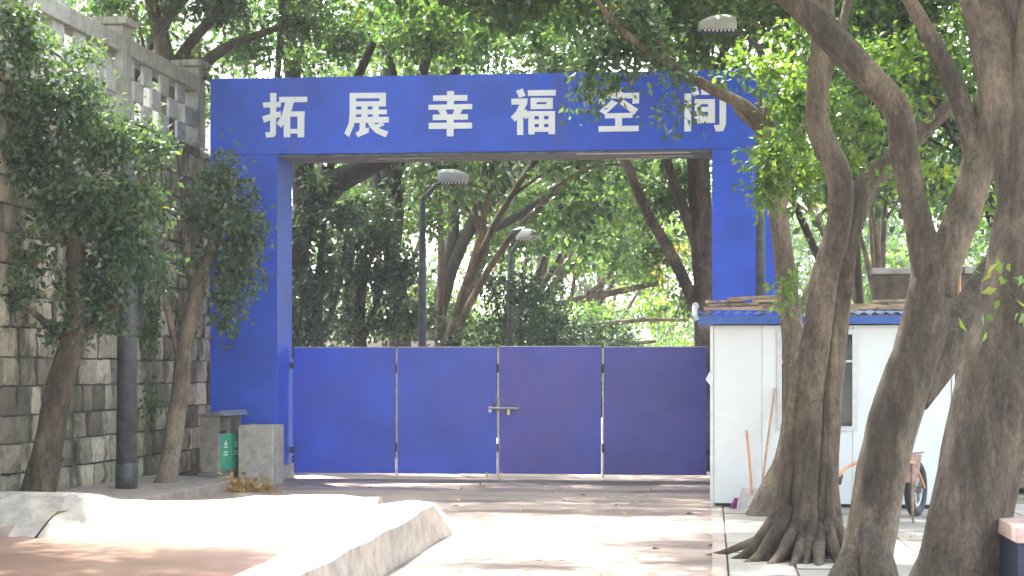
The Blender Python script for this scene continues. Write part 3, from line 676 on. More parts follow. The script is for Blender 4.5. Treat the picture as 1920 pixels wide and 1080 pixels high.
# leaf pile and fallen leaves
c0 = G(452, 922)
lp = leaves('leaf_pile', [((c0.x, c0.y + .05, .04), (.30, .2, .11), 260), ((c0.x + .28, c0.y, .03), (.25, .12, .05), 110)], .11, M['leafdry'], None, 4, 0, .5)
tag(lp, 'small heap of dry yellow leaves at the kerb end below the bin', 'leaf pile', kind='stuff')
for (x, y), lb in zip(((1284, 965), (1326, 1026), (1222, 1032), (860, 950), (700, 915), (1100, 930)), ('on the road in front of the booth corner', 'on the road hard against the tile edging', 'on the bright road below the fourth gate leaf', 'just past the end of the basin rim', 'on the road below the second gate leaf', 'on the road below the third gate leaf')):
    p = G(x, y); a = random.uniform(0, 6)
    o = MB().add([(0, 0, .012), (.05, .03, .03), (.12, 0, .012), (.05, -.03, .025)], [(0, 1, 2), (0, 2, 3)]).build('fallen_leaf', M['bark2']); o.location = (p.x, p.y, 0); o.rotation_euler = (0, 0, a)
    tag(o, 'small dry brown leaf lying ' + lb, 'leaf', 'fallen leaves on the road')
lt_ = []
for k in range(80):
    x, y = random.uniform(-1.0, 5.5), random.uniform(15.5, 29); lt_.append(((x, y, .012), (.06, .06, .008), 1))
tag(leaves('leaf_litter', lt_, .075, M['leafdry'], None, 1, 0, .5, up=3), 'scattered tiny dry leaves and bits over the road and tiles', 'leaf litter', kind='stuff')

# dark pole by the wall
c = G(237, 915, KZ); po = empty('steel_pole', c); tag(po, 'thick charcoal pole standing between the two small trees at the wall', 'pole')
MB().tube([(0, 0, -.02), (.01, 0, 2.4), (.06, 0, 4.9)], [.145, .135, .12], 18, sub=1).build('shaft', M['polegrey'], po, True)
MB().tube([(0, 0, -.02), (0, 0, .35)], [.152, .15], 18).build('base_sleeve', M['polegrey'], po, True)

# ================================================================== STREET LAMPS
def lamp(pxp, Y, zt, px, py, lab, side):
    b_ = P(pxp, HZ, Y); o = empty('street_lamp', (b_.x, b_.y, 0)); tag(o, lab, 'street lamp', 'street lamps along the road')
    hd = P(px, py, Y) - Vector((b_.x, b_.y, 0)); d = 1 if hd.x > 0 else -1
    MB().tube([(0, 0, 0), (0, 0, zt * .6), (0, 0, hd.z - .35)], [.085, .07, .055], 12, sub=1).build('pole', M['polegrey'], o, True)
    MB().tube([(0, 0, hd.z - .36), (hd.x * .4, 0, hd.z - .12), (hd.x - d * .22, 0, hd.z - .05)], [.05, .042, .036], 8).build('arm', M['polegrey'], o, True)
    # curved housing
    q = MB(); vs, fs = [], []; n, m = 10, 7
    for i in range(n + 1):
        t = i / n; ww = .14 * math.sin(math.pi * min(1, .2 + t * .7)) ** .6 + .02; hh = .15 * math.sin(math.pi * (.1 + .62 * (1 - t))) ** .6 * 1.5 + .015
        for j in range(m + 1):
            a = math.pi * j / m; vs.append((hd.x + d * (-.28 + .56 * t), -ww * math.cos(a), hd.z + hh * math.sin(a) - .04 + .06 * (1 - t) * 0))
    for i in range(n):
        for j in range(m): fs.append((i * (m + 1) + j, i * (m + 1) + j + 1, (i + 1) * (m + 1) + j + 1, (i + 1) * (m + 1) + j))
    k = q.add(vs, fs).build('lamp_head', M['lampglass'], o, True); k.modifiers.new('t', 'SOLIDIFY').thickness = .008
    MB().box(min(hd.x - d * .24, hd.x + d * .24), max(hd.x - d * .24, hd.x + d * .24), -.115, .115, hd.z - .075, hd.z - .05).build('lens', M['dark_steel'], k)
    q = MB()
    for i in range(8):
        x = hd.x - .21 + i * .06; q.box(x, x + .03, -.122, -.1155, hd.z - .075, hd.z - .045)
    q.build('led', M['white'], k)
    return o
lamp(1426, 28.0, 7.0, 1345, 52, 'street lamp with ribbed pale head rising beside the pillar above the booth', 1)
lamp(792, 33.4, 6, 850, 338, 'street lamp with pale head seen through the portal nearest behind the gate', 1)
lamp(957, 41, 6, 992, 446, 'farther street lamp among leaning trunks behind the dark bush', 1)
lamp(1110, 84, 6, 1128, 540, 'most distant slim street lamp near the sunlit shrubs', 1)

# ================================================================== RIGHT-HAND FICUS TREES
def thing_at(name, px, py, Y, label, cat='tree', group=None):
    b_ = P(px, HZ, Y); o = empty(name, (b_.x, b_.y, 0)); tag(o, label, cat, group); return o
GRP = 'ficus trees before the booth'
ya = 17.4
ta = thing_at('ficus_tree', 1495, 1050, ya, 'fluted ficus of twisted joined stems with spreading surface roots on the tiles', group=GRP)
traced(ta, [
 [(1542, -60, 17), (1545, 60, 20), (1532, 180, 21), (1536, 250, 22), (1574, 330, 23), (1573, 420, 22), (1550, 510, 25), (1530, 650, 27), (1506, 800, 27), (1488, 950, 29), (1472, 1060, 36)],
 [(1790, 190, 11, .6), (1690, 285, 18, .4), (1622, 352, 23, .3), (1590, 440, 24, .2), (1568, 560, 28, .15), (1553, 700, 29, .1), (1543, 850, 29), (1534, 980, 31), (1531, 1070, 42)],
 [(1545, 520, 5, .05), (1532, 640, 18, -.04), (1520, 800, 22, -.1), (1508, 950, 24, -.14), (1500, 1060, 32, -.16)],
 [(1564, 560, 5, .08), (1560, 740, 14, -.05), (1556, 900, 16, -.1), (1562, 1040, 24, -.1)],
 [(1516, 600, 5, .02), (1486, 780, 14, -.02), (1472, 920, 17, -.08), (1448, 1045, 20, -.1)]], ya, M['bark'], 28, .07, .075)
rt = MB()
for (x0, y0, x1, y1, r_, dy) in ((1460, 960, 1395, 1030, 16, -.1), (1470, 970, 1418, 1046, 17, -.35), (1495, 980, 1455, 1058, 16, -.5), (1515, 985, 1490, 1070, 14, -.65), (1535, 985, 1535, 1074, 16, -.7), (1550, 980, 1572, 1070, 17, -.55), (1562, 970, 1600, 1052, 14, -.2), (1480, 950, 1440, 1030, 12, -.3), (1525, 960, 1512, 1064, 13, -.6), (1450, 1000, 1352, 1024, 10, .2)):
    a = P(x0, y0, ya - .15) - ta.location; yb = ya + dy; b_ = P(x1, y1, yb) - ta.location; b_.z = .03
    m_ = a.lerp(b_, .55); m_.z = a.z * .28 + .05; e = b_ + (b_ - a).normalized() * .35; e.z = -.05; k = ya / F
    rt.tube([a, m_, b_, e], [r_ * k * .85, r_ * k * .8, r_ * k * .55, r_ * k * .2], 8, True, .15, 0, x1)
rt.build('root', M['bark'], ta, True)
yb = 14.9
tb = thing_at('ficus_tree', 1620, 1090, yb, 'leaning ficus with a knotted trunk that forks high in front of the booth', group=GRP)
traced(tb, [
 [(1748, 440, 30), (1745, 540, 40), (1724, 640, 43), (1682, 760, 47), (1660, 860, 46), (1640, 960, 45), (1622, 1060, 50), (1605, 1150, 70)],
 [(1420, -60, 24, .3), (1492, 0, 27, .2), (1560, 70, 27, .1), (1622, 135, 27), (1682, 205, 26), (1696, 290, 26), (1716, 390, 25), (1736, 490, 28), (1742, 570, 34)],
 [(1905, -80, 30, .4), (1890, 80, 34, .3), (1862, 200, 34, .2), (1832, 320, 30, .1), (1790, 440, 32), (1752, 550, 36)],
 [(1960, 400, 30, 1.6), (1905, 465, 34, 1.1), (1850, 545, 38, .7), (1780, 640, 40, .35), (1705, 740, 40, .1)],
 [(1700, -10, 12, .4), (1752, 85, 16, .3), (1800, 190, 19, .2), (1832, 310, 22, .1)]], yb, M['bark'], 28, .07, .045)
q = MB()
for (x0, y0, x1, y1, r_) in ((1625, 985, 1650, 1110, 30), (1600, 1030, 1560, 1130, 26)): q.tube([P(x0, y0, yb - .2) - tb.location, P((x0 + x1) / 2 + 5, (y0 + y1) / 2, yb - .32) - tb.location, P(x1, y1, yb - .4) - tb.location], [r_ * .7 / F * yb, r_ * 1.1 / F * yb, r_ * 1.3 / F * yb], 10, True, .08)
q.build('root', M['bark'], tb, True)
yc = 12.2
tc = thing_at('ficus_tree', 1790, 1200, yc, 'massive dark ficus trunk leaning at the edge beside the pinkish tabletop', group=GRP)
traced(tc, [[(1760, 1210, 100), (1798, 1060, 78), (1830, 900, 76), (1874, 740, 80), (1914, 560, 74), (1934, 420, 68), (1942, 300, 58), (1952, 100, 50), (1960, -80, 46)],
            [(1815, -90, 40, .3), (1845, 0, 44, .25), (1872, 110, 46, .2), (1905, 260, 48, .1), (1930, 430, 50)]], yc, M['bark'], 32, .05, .03)
yd = 22.6
td_ = thing_at('ficus_tree', 1428, 968, yd, 'slender tan ficus close to the booth wall reaching a branch over the last character', group=GRP)
traced(td_, [
 [(1440, 190, 10), (1448, 300, 16), (1460, 400, 18), (1474, 530, 20), (1487, 630, 21), (1490, 740, 22), (1484, 820, 22), (1470, 880, 25), (1446, 940, 32), (1432, 985, 44)],
 [(1090, -40, 4, -.3), (1150, 40, 6, -.2), (1205, 88, 8, -.1), (1275, 132, 9), (1345, 172, 11), (1412, 212, 12), (1450, 290, 14)],
 [(1195, -30, 4), (1222, 40, 5), (1240, 95, 6), (1262, 130, 7)],
 [(1350, 150, 5), (1385, 210, 6), (1420, 245, 7), (1450, 320, 9)],
 [(1600, -40, 8, .4), (1560, 120, 9, .3), (1500, 260, 11, .1), (1462, 390, 13)],
 [(1540, 480, 6, .2), (1510, 560, 8, .1), (1484, 620, 10)]], yd, M['barkpale'], 12, .08)
cl = [pc(1390, 112, 50, 20, yd - 1, 150), pc(1440, 130, 50, 35, yd - 1, 320), pc(1492, 190, 68, 75, yd - .7, 850), pc(1455, 290, 62, 70, yd - .7, 700), pc(1440, 350, 40, 45, yd - .6, 300), pc(1510, 330, 60, 60, yd + .2, 500), pc(1540, 210, 60, 80, yd + .3, 500),
      pc(1620, 230, 40, 40, yd, 260), pc(1650, 110, 60, 50, yd - .4, 420), pc(1480, 540, 30, 40, yd - .4, 110), pc(1600, 300, 35, 30, yd, 140), pc(1500, 60, 70, 40, yd, 300)]
leaves('sunlit_foliage', rel(cl, td_), .10, M['leafsunlit'], td_, 6)
cl = [pc(1100, 120, 40, 28, yd, 200), pc(1105, 165, 22, 36, yd, 170), pc(1150, 90, 70, 45, yd, 500), pc(1215, 80, 60, 60, yd, 560), pc(1270, 140, 60, 26, yd, 150), pc(1285, 205, 18, 30, yd, 40), pc(1310, 225, 12, 24, yd, 26), pc(1085, 205, 12, 18, yd, 34),
      pc(1115, 205, 10, 22, yd, 34), pc(1245, 225, 18, 14, yd, 40), pc(1150, 160, 26, 22, yd, 80), pc(1190, 20, 90, 50, yd, 500), pc(1180, 132, 50, 14, yd, 60)]
leaves('crown', rel(cl, td_), .10, M['leaf'], td_, 6)
# unseen crown added above the frame to shade the ground (and the leaves that hang into it)
cano = {'a': [], 'b': [], 'c': [], 'd': []}
def sunlit(x, y):      # ground kept in sun: added crown clusters that would shade it are left out
    m = .35
    if x < -2.9 and y < 19.0: return False
    return (17.2 - m < y < 21.7 + m and (-.6 if y > 18.3 else .1) - m < x < 1.15 + m) or (12 < y < 21 and -2.2 < x < -.5) or (18.9 < y < 21.3 and -6.5 < x < -.4)
for gx in np.arange(-7.4, 8.5, 1.2):
    for gyy in np.arange(8.5, 34, 1.35):
        x, y = gx + random.uniform(-.35, .35), gyy + random.uniform(-.4, .4)
        z_ = max(7.2, 1.2 + .235 * y) + random.uniform(.4, 1.2); d_ = z_ / math.tan(R(SUN_EL)) 
        if math.hypot(x - 2.4, y - 22.8) < 1.25 or math.hypot(x - 3.9, y - 22.4) < .9: continue      # gap cut so the sun reaches the bright leaves by the lamp
        if sunlit(x - d_ * math.sin(az), y - d_ * math.cos(az)): continue
        cano['d' if y > 21 else 'a' if x > 1.2 and y > 15 else 'b' if y > 13 else 'c'].append(((x, y, z_), (1.35, 1.4, .55), 480))
for k_, t_ in (('a', ta), ('b', tb), ('c', tc), ('d', td_)):
    leaves('shade_canopy', rel([(c, r, n * 2) for c, r, n in cano[k_]], t_), .175, M['leafmid'], t_, 6)
cl = [pc(1690, 100, 40, 50, 16, 160), pc(1690, 190, 30, 25, 16, 90), pc(1830, 370, 60, 60, 17, 150), pc(1700, 330, 50, 40, 16.5, 130), pc(1750, 320, 40, 50, 16.8, 110), pc(1850, 130, 50, 60, 17, 170), pc(1900, 420, 25, 60, 13, 40), pc(1800, 40, 40, 40, 16.8, 140)]
leaves('foliage', rel(cl, tb), .085, M['leafsunlit'], tb, 5)
MB().tube([P(1935, 600, 11.7) - tc.location, P(1905, 560, 11.6) - tc.location, P(1880, 525, 11.5) - tc.location], [.012, .009, .004], 6).build('twig', M['bark'], tc)
leaves('twig_leaves', rel([pc(1888, 535, 24, 30, 11.5, 26)], tc), .1, M['leafsunlit'], tc, 5)

# table edge at the frame corner
A = P(1900, 995, 11.4); tb2 = empty('work_table', (A.x, A.y, 0), -TH); tag(tb2, 'pinkish tabletop over a dark navy cabinet beside the massive trunk', 'table')
MB().box(0, 1.3, -.1, .8, .70, .80).build('tabletop', M['pink'], tb2, bevel=.008); MB().box(.02, 1.26, -.06, .76, 0, .698).build('cabinet', M['navy'], tb2)

# ================================================================== SMALL TREES BY THE WALL
GL2 = 'small trees along the stone wall'
y1 = 23.4
t1 = thing_at('pavement_tree', 70, 940, y1, 'leafy dark tree leaning out of the wall foot with a broad crown over the balustrade', group=GL2)
traced(t1, [[(110, 180, 8), (125, 300, 13), (135, 420, 17), (145, 520, 20), (140, 620, 22), (112, 720, 25), (92, 830, 28), (72, 920, 34), (58, 960, 46)],
            [(40, 250, 6), (80, 350, 8), (135, 450, 11)], [(270, 330, 5), (215, 420, 8), (150, 530, 10)], [(30, 560, 5), (80, 600, 7), (138, 650, 10)], [(230, 560, 5), (190, 600, 7), (142, 640, 9)], [(110, 850, 16), (60, 910, 10), (30, 945, 6)]], y1, M['bark'], 12, .08)
cl = [pc(120, 190, 110, 70, y1, 1500), pc(60, 290, 80, 80, y1, 1200), pc(200, 260, 110, 80, y1, 1500), pc(290, 270, 50, 40, y1, 350), pc(140, 380, 130, 90, y1, 2000), pc(50, 90, 50, 70, y1 - .4, 700), pc(20, 30, 60, 40, y1 - .4, 500),
      pc(230, 460, 90, 80, y1, 1200), pc(60, 480, 60, 50, y1, 300), pc(170, 540, 90, 60, y1, 800), pc(250, 380, 70, 70, y1, 900), pc(120, 620, 55, 30, y1, 260), pc(190, 590, 50, 50, y1, 330), pc(30, 560, 50, 60, y1, 260), pc(15, 180, 30, 60, y1, 260), pc(150, 110, 40, 40, y1, 220), pc(290, 510, 40, 50, y1, 260)]
leaves('crown', rel(cl, t1), .105, M['leaf'], t1, 7)
y2 = 27.0
t2 = thing_at('pavement_tree', 312, 905, y2, 'slim young tree with a pale forked trunk and rounded crown against the blue pillar', group=GL2)
traced(t2, [[(440, 330, 4), (425, 400, 8), (400, 460, 11), (372, 540, 13), (348, 640, 16), (338, 740, 17), (322, 840, 18), (312, 900, 20), (308, 915, 26)], [(345, 400, 5), (352, 480, 9), (368, 560, 11)], [(300, 430, 4), (310, 560, 5), (340, 680, 9)]], y2, M['barkpale'], 10, .08)
cl = [pc(420, 330, 42, 50, y2, 700), pc(400, 350, 40, 50, y2, 500), pc(445, 440, 50, 60, y2, 800), pc(425, 520, 45, 50, y2, 500), pc(400, 400, 55, 55, y2, 900), pc(455, 400, 45, 50, y2, 650), pc(440, 480, 55, 45, y2, 600), pc(430, 560, 48, 45, y2, 420), pc(420, 610, 30, 30, y2, 150), pc(360, 400, 30, 40, y2, 220), pc(480, 450, 25, 25, y2, 130), pc(350, 480, 25, 40, y2, 130), pc(465, 520, 25, 20, y2, 110)]
leaves('crown', rel(cl, t2), .105, M['leaf'], t2, 6)
vine = thing_at('climbing_vine', 300, 700, 28.2, 'thin hanging creeper with sparse leaves on the mossy wall behind the pole', 'plant')
vb = MB()
for x in (275, 296, 330): vb.tube([P(x, 260, 28.6) - vine.location, P(x + 12, 420, 28.3) - vine.location, P(x - 4, 640, 28.0) - vine.location], .012, 5)
vb.build('stem', M['bark2'], vine)
leaves('foliage', rel([pc(285, 600, 18, 130, 27.9, 420, .12), pc(300, 380, 25, 80, 28.3, 240, .15), pc(285, 760, 14, 60, 27.6, 140, .1), pc(345, 620, 12, 70, 28.6, 110, .1)], vine), .09, M['leafmid'], vine, 6)

# ================================================================== BEHIND THE GATE
GB = 'trees lining the road beyond the gate'
t = thing_at('roadside_tree', 530, 800, 34, 'thick limbed tree behind the blue pillar with a bough arching over the gate', group=GB)
traced(t, [[(780, 270, 12), (690, 312, 20), (620, 350, 26), (570, 405, 30), (545, 480, 34), (530, 620, 36), (522, 890, 44)], [(860, 130, 8, 1), (790, 200, 12, .6), (700, 300, 17)], [(540, 60, 12), (560, 250, 20), (575, 400, 26)], [(700, 80, 7, .4), (640, 220, 10, .2), (600, 370, 16)]], 34, M['bark2'], 12, .06)
cb_ = []  # leaf clusters added overhead to shade the road behind the gate
for gx in np.arange(-5.5, 6, 1.7):
    for gyy in np.arange(31.6, 45, 1.8):
        p = road(gx + random.uniform(-.4, .4), gyy + random.uniform(-.5, .5)); cb_.append(((p.x, p.y, 1.9 + .2 * p.y + random.uniform(-.6, 1.8)), (1.75, 1.9, .65), 760 if gyy < 37 else 330))
leaves('shade_canopy', rel(cb_, t), .22, M['leafmid'], t, 6)
leaves('crown', rel([pc(640, 70, 120, 60, 35, 1500), pc(560, -20, 160, 90, 35, 2200), pc(620, 330, 50, 30, 34.5, 260), pc(800, 60, 110, 70, 35, 1200), pc(580, 330, 30, 22, 33.6, 120)], t), .14, M['leafmid'], t)
t = thing_at('roadside_tree', 742, 860, 38, 'straight dark trunked tree beyond the first gate leaf with an upright fork', group=GB)
traced(t, [[(700, -40, 9), (722, 90, 12), (742, 200, 15), (732, 300, 17), (740, 400, 18), (735, 480, 17), (748, 580, 18), (744, 870, 24)], [(820, 40, 8), (780, 180, 11), (742, 330, 13)], [(690, 180, 6), (705, 330, 9), (735, 440, 12)]], 38, M['bark2'], 10, .06)
leaves('crown', rel([pc(700, 30, 90, 70, 38, 900), pc(820, 40, 90, 70, 39, 1100), pc(640, 440, 80, 50, 38, 900), pc(800, 420, 40, 40, 38.5, 260)], t), .15, M['leafmid'], t)
t = thing_at('roadside_tree', 800, 840, 44, 'tree with several slanting dark stems leaning over the road beyond the gate', group=GB)
traced(t, [[(1010, 240, 9, 1), (940, 320, 11, .5), (880, 430, 12), (840, 520, 14), (815, 640, 16), (802, 850, 22)], [(838, 200, 8), (846, 330, 9), (850, 440, 11), (825, 560, 13)], [(960, 200, 9, .5), (915, 310, 11, .2), (898, 400, 12), (905, 470, 13), (870, 560, 14), (835, 700, 16), (812, 840, 18)], [(1090, 320, 6, 2), (980, 400, 8, 1.2), (900, 440, 9, .4)],
           [(1060, 200, 7, .6), (985, 300, 9, .3), (905, 400, 10)]], 44, M['bark2'], 9, .06)
leaves('crown', rel([pc(900, 80, 110, 80, 44, 1500), pc(1000, 50, 120, 60, 47, 1300), pc(900, 10, 130, 40, 43, 1000), pc(1000, 230, 110, 90, 46, 1400), pc(860, 250, 60, 50, 45, 350), pc(1060, 120, 110, 90, 45, 1500), pc(1000, 390, 90, 50, 46, 600), pc(930, 330, 60, 40, 46, 260), pc(850, 600, 70, 55, 45, 700), pc(930, 450, 70, 50, 47, 500), pc(760, 560, 50, 60, 45, 420)], t), .17, M['leafmid'], t)
t = thing_at('roadside_tree', 985, 800, 60, 'farther tree spreading low horizontal boughs towards the sunlit shrubs', group=GB)
traced(t, [[(990, 800, 16), (1000, 640, 14), (1015, 590, 13), (1075, 565, 9), (1150, 548, 7), (1240, 530, 4)], [(1015, 600, 9), (1050, 520, 8), (1100, 470, 6), (1150, 430, 4)], [(1010, 600, 8), (1100, 610, 6), (1200, 600, 4), (1290, 600, 3)], [(1075, 570, 6), (1140, 520, 5), (1165, 460, 4)], [(1000, 640, 12), (1020, 480, 10), (1060, 380, 7), (1120, 300, 4)], [(1060, 600, 6), (1150, 640, 5), (1230, 640, 3)]], 60, M['bark'], 8, .05)
leaves('crown', rel([pc(1170, 400, 110, 70, 60, 1800), pc(1080, 480, 80, 40, 60, 700), pc(1200, 500, 90, 40, 60, 900), pc(1090, 330, 100, 60, 60, 1300), pc(1230, 580, 70, 30, 62, 500), pc(1120, 590, 60, 20, 61, 220)], t), .2, M['leafsunlit'], t)
t = thing_at('roadside_tree', 1322, 855, 33, 'stout grey trunked tree just behind the far pillar edge over the gate', group=GB)
traced(t, [[(1330, 880, 30), (1325, 700, 23), (1322, 560, 21), (1316, 420, 22), (1308, 300, 21), (1310, 150, 17), (1290, -40, 14)], [(1325, 620, 12), (1265, 490, 11), (1215, 400, 10), (1180, 320, 9), (1150, 230, 7), (1110, 120, 5)], [(1318, 500, 11), (1285, 400, 10), (1250, 300, 9), (1215, 150, 7)], [(1300, 300, 10), (1350, 120, 8), (1400, -20, 7)]], 33, M['bark'], 12, .08)
leaves('crown', rel([pc(1250, 370, 60, 60, 34, 700), pc(1230, 470, 50, 50, 35, 400), pc(1290, 560, 40, 60, 36, 350), pc(1200, 60, 130, 80, 34, 1900), pc(1350, 20, 110, 80, 34, 1500), pc(1280, 330, 40, 40, 33.5, 260)], t), .14, M['leaf'], t)
arc = thing_at('bent_branch', 1130, 860, 36, 'thin pale bare branch bending in an arc under the portal beam', 'branch')
MB().tube([P(x, y, 36) - arc.location for x, y in ((985, 420), (1030, 365), (1080, 325), (1140, 308), (1200, 320), (1250, 355), (1292, 395), (1318, 440))], [.02, .025, .03, .03, .028, .026, .03, .035], 6).build('stem', M['barkpale'], arc)
# evergreen bushes close behind the gate
def bush(px, Y, w_, h_, n, label, mat, size=.12, name='evergreen_bush', py0=None):
    b_ = P(px, HZ, Y); o = empty(name, (b_.x, b_.y, 0)); tag(o, label, 'bush')
    q = MB(); cls = []
    for k in range(7):
        a = k * .9 + px; e = Vector((math.cos(a) * w_ * .3, math.sin(a) * w_ * .3, h_ * random.uniform(.5, .85))); q.tube([(0, 0, -.1), e * .5 + Vector((0, 0, .1)), e], [.05, .035, .012], 6)
        cls.append((e, (w_ * .28, w_ * .28, h_ * .2), n / 11))
    for k in range(4): cls.append(((random.uniform(-.25, .25) * w_, random.uniform(-.2, .2) * w_, h_ * (.2 + .2 * k)), (w_ * .36, w_ * .36, h_ * .17), n / 11))
    q.build('stem', M['bark2'], o); leaves('foliage', cls, size, mat, o)
    return o
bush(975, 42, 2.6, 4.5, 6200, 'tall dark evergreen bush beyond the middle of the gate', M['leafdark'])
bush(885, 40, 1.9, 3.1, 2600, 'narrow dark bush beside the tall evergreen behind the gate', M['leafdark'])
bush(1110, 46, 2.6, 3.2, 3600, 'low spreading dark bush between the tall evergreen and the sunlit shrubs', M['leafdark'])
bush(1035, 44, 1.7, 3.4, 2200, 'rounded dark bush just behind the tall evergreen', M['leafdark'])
# dense small trees behind the first leaf
for (px, Y, cl_, lab) in ((600, 33.5, [(600, 520, 60, 60, 900), (575, 430, 45, 50, 500), (590, 620, 55, 45, 700), (640, 400, 60, 45, 700), (570, 560, 40, 60, 500)], 'small dense tree hugging the pillar behind the first gate leaf'),
                          (680, 35, [(690, 430, 75, 60, 1300), (650, 500, 70, 60, 1100), (710, 520, 60, 60, 1000), (660, 600, 70, 60, 1000), (730, 600, 50, 50, 600), (760, 500, 45, 60, 600), (780, 600, 40, 45, 450), (700, 380, 45, 30, 350)], 'bushy dark green tree filling the gap behind the second post')):
    t = thing_at('bushy_tree', px, 860, Y, lab, group='dense small trees behind the gate')
    traced(t, [[(px, 880, 15), (px + 4, 740, 13), (px - 6, 600, 11), (px + 8, 420, 5)], [(px, 640, 7), (px + 35, 540, 5), (px + 50, 440, 3)], [(px, 660, 7), (px - 30, 560, 5), (px - 20, 470, 3)]], Y, M['bark2'], 8, .05)
    leaves('crown', rel([pc(a, b_, c, d, Y, n_) for a, b_, c, d, n_ in cl_], t), .12, M['leafdark'], t)
# sunlit shrubs on the far bend
for i, (px, Y, w_, h_, lab) in enumerate(((1160, 75, 3.0, 2.6, 'pale sunlit shrub nearest the dark bushes on the road bend'), (1215, 82, 3.6, 3.4, 'tallest of the sunlit yellow green shrubs on the road bend'), (1265, 70, 3.0, 2.8, 'broad sunlit shrub in the middle of the bright verge'), (1315, 62, 2.6, 2.6, 'sunlit grassy shrub beside the booth roof edge'), (1120, 92, 3.6, 3.6, 'sunlit shrub farthest along the bright verge'), (1290, 95, 4.5, 5.5, 'tall pale green thicket at the end of the bright verge'), (1190, 68, 2.2, 1.8, 'low sunlit shrub in front of the bright verge'))):
    bush(px, Y, w_, h_, 2200, lab, M['leafsunlit'], .17, 'sunlit_shrub')
# rows of roadside trees further on
specs = [(-6.2, 40, 10, (2.6, -1), 'leaf'), (-6.0, 50, 11, (3.2, -2), 'leafmid'), (-6.5, 58, 11, (3, 0), 'leafmid'), (-5.8, 68, 11, (3, -1), 'leafmid'), (-5.2, 80, 12, (2.5, 0), 'leafsunlit'), (-9.5, 46, 12, (1, 0), 'leafmid'), (-11, 60, 13, (1, 0), 'leafmid'), (-12, 80, 14, (1, 0), 'leafmid'),
         (3.2, 38, 10, (-1.6, -1), 'leaf'), (5.8, 34, 11, (-1, 0), 'leafmid'), (4.4, 46, 11, (-2.0, 0), 'leafmid'), (8.5, 40, 12, (-1, 0), 'leaf'), (5.2, 56, 12, (-1.6, 0), 'leafmid'), (9.5, 52, 13, (-.5, 0), 'leafmid'), (11.5, 36, 12, (0, 0), 'leaf'), (8, 100, 14, (-1, 0), 'leafmid'), (-3, 100, 13, (1.5, 0), 'leafmid'), (2.5, 120, 14, (0, 0), 'leafmid'), (-7, 115, 14, (0, 0), 'leafmid')]
desc = ['leaning tree close behind the stone wall end arching over the road', 'arching roadside tree past the nearest lamp beyond the gate', 'pale leaved roadside tree beside the farther lamp', 'leaning roadside tree well beyond the dark bushes', 'bright roadside tree where the verge turns sunny', 'tall tree in front of the cream building', 'tall tree at the far corner of the cream building', 'large tree past the cream building',
        'dark roadside tree behind the lamp pole and far pillar', 'tall tree standing behind the booth', 'roadside tree leaning back over the bend', 'shady tree on the earth bank behind the booth', 'second row tree along the bend past the booth', 'high tree at the back of the earth bank', 'shady tree on the bank farthest from the road', 'tall tree closing the view over the bend', 'distant tree at the end of the road', 'most distant tree in the road axis', 'distant tree beyond the lamps']
for i, ((u, v_, h_, ln, mt), lab) in enumerate(zip(specs, desc)):
    p = road(u, v_)
    wild_tree('roadside_tree', (p.x, p.y, 0), h_, ln, lab, GB, M[mt], M['bark2'] if i % 2 else M['bark'], 6500, .15 + .0016 * v_, 3.0 + .012 * v_, .2, .17, 17, 100 + i)
# terrace trees over the wall
for i, (x, y, h_, ln, lab) in enumerate(((-7.6, 33.5, 6.2, (1.2, 0), 'tree on the terrace just behind the balustrade end post'), (-9.0, 29.5, 6.4, (.6, .5), 'tree on the terrace behind the second balustrade post'), (-11.5, 36, 7.5, (.5, 0), 'tall tree deep on the terrace above the wall'))):
    wild_tree('terrace_tree', (x, y, ZT - .1 if y < 33.2 else 0), h_ if y < 33.2 else h_ + 5.4, ln, lab, 'trees on the terrace above the wall', M['leafmid'], M['bark2'], 4200, .15, 2.4, .2 if y < 33.2 else .5, .16, 15, 300 + i)
t = thing_at('terrace_tree', 300, 60, 31.5, 'forked bare limbed tree right behind the balustrade reaching over the blue beam', group='trees on the terrace above the wall'); t.location.z = ZT - .1
traced(t, [[(268, -60, 9), (285, 10, 12), (300, 60, 15), (312, 120, 17), (318, 200, 20), (318, 290, 24)], [(350, -60, 9), (325, 10, 12), (300, 62, 14), (312, 120, 15)], [(560, 40, 5, .3), (470, 70, 8, .2), (400, 105, 11, .1), (330, 175, 14)], [(470, -50, 6, .4), (410, 20, 9, .2), (350, 90, 11, .1), (315, 160, 14)], [(520, 150, 6, 1), (530, 0, 7, 1), (540, -80, 7, 1)]], 31.5, M['bark'], 10, .06)
leaves('crown', rel([pc(420, 10, 90, 40, 31.8, 900), pc(450, 90, 70, 50, 33.5, 700), pc(560, 110, 60, 30, 33.5, 380), pc(560, 40, 80, 40, 32, 900), pc(320, -20, 70, 40, 31.5, 500), pc(480, 90, 70, 30, 32, 380), pc(380, 140, 30, 30, 31.5, 110), pc(210, 10, 50, 30, 32, 240), pc(400, -80, 160, 50, 32, 1600), pc(340, 100, 40, 24, 31.6, 90), pc(378, 190, 26, 60, 33.0, 260), pc(372, 100, 36, 40, 32.6, 200)], t), .13, M['leafmid'], t)
for i, y in enumerate((21.5, 23.4, 25.4, 27.3, 29.2, 31.0)):
    p = wpt(y) - WN * 1.5
    b_ = empty('terrace_shrub', (p.x, p.y, ZT - .05)); tag(b_, ['leafy dark shrub behind the balustrade nearest the eye', 'dark shrub behind the first openwork bay', 'dark shrub just before the capped middle post', 'dark shrub just past the capped middle post', 'dark shrub behind the last openwork bay', 'dark shrub behind the balustrade end post'][i], 'shrub', 'shrubs behind the balustrade')
    MB().tube([(0, 0, -.05), (.05, .1, .4), (.0, .2, .8)], [.03, .025, .01], 6).build('stem', M['bark2'], b_)
    leaves('foliage', [((0, 0, .5), (.75, 1.1, .5), 900)], .12, M['leafdark'], b_)
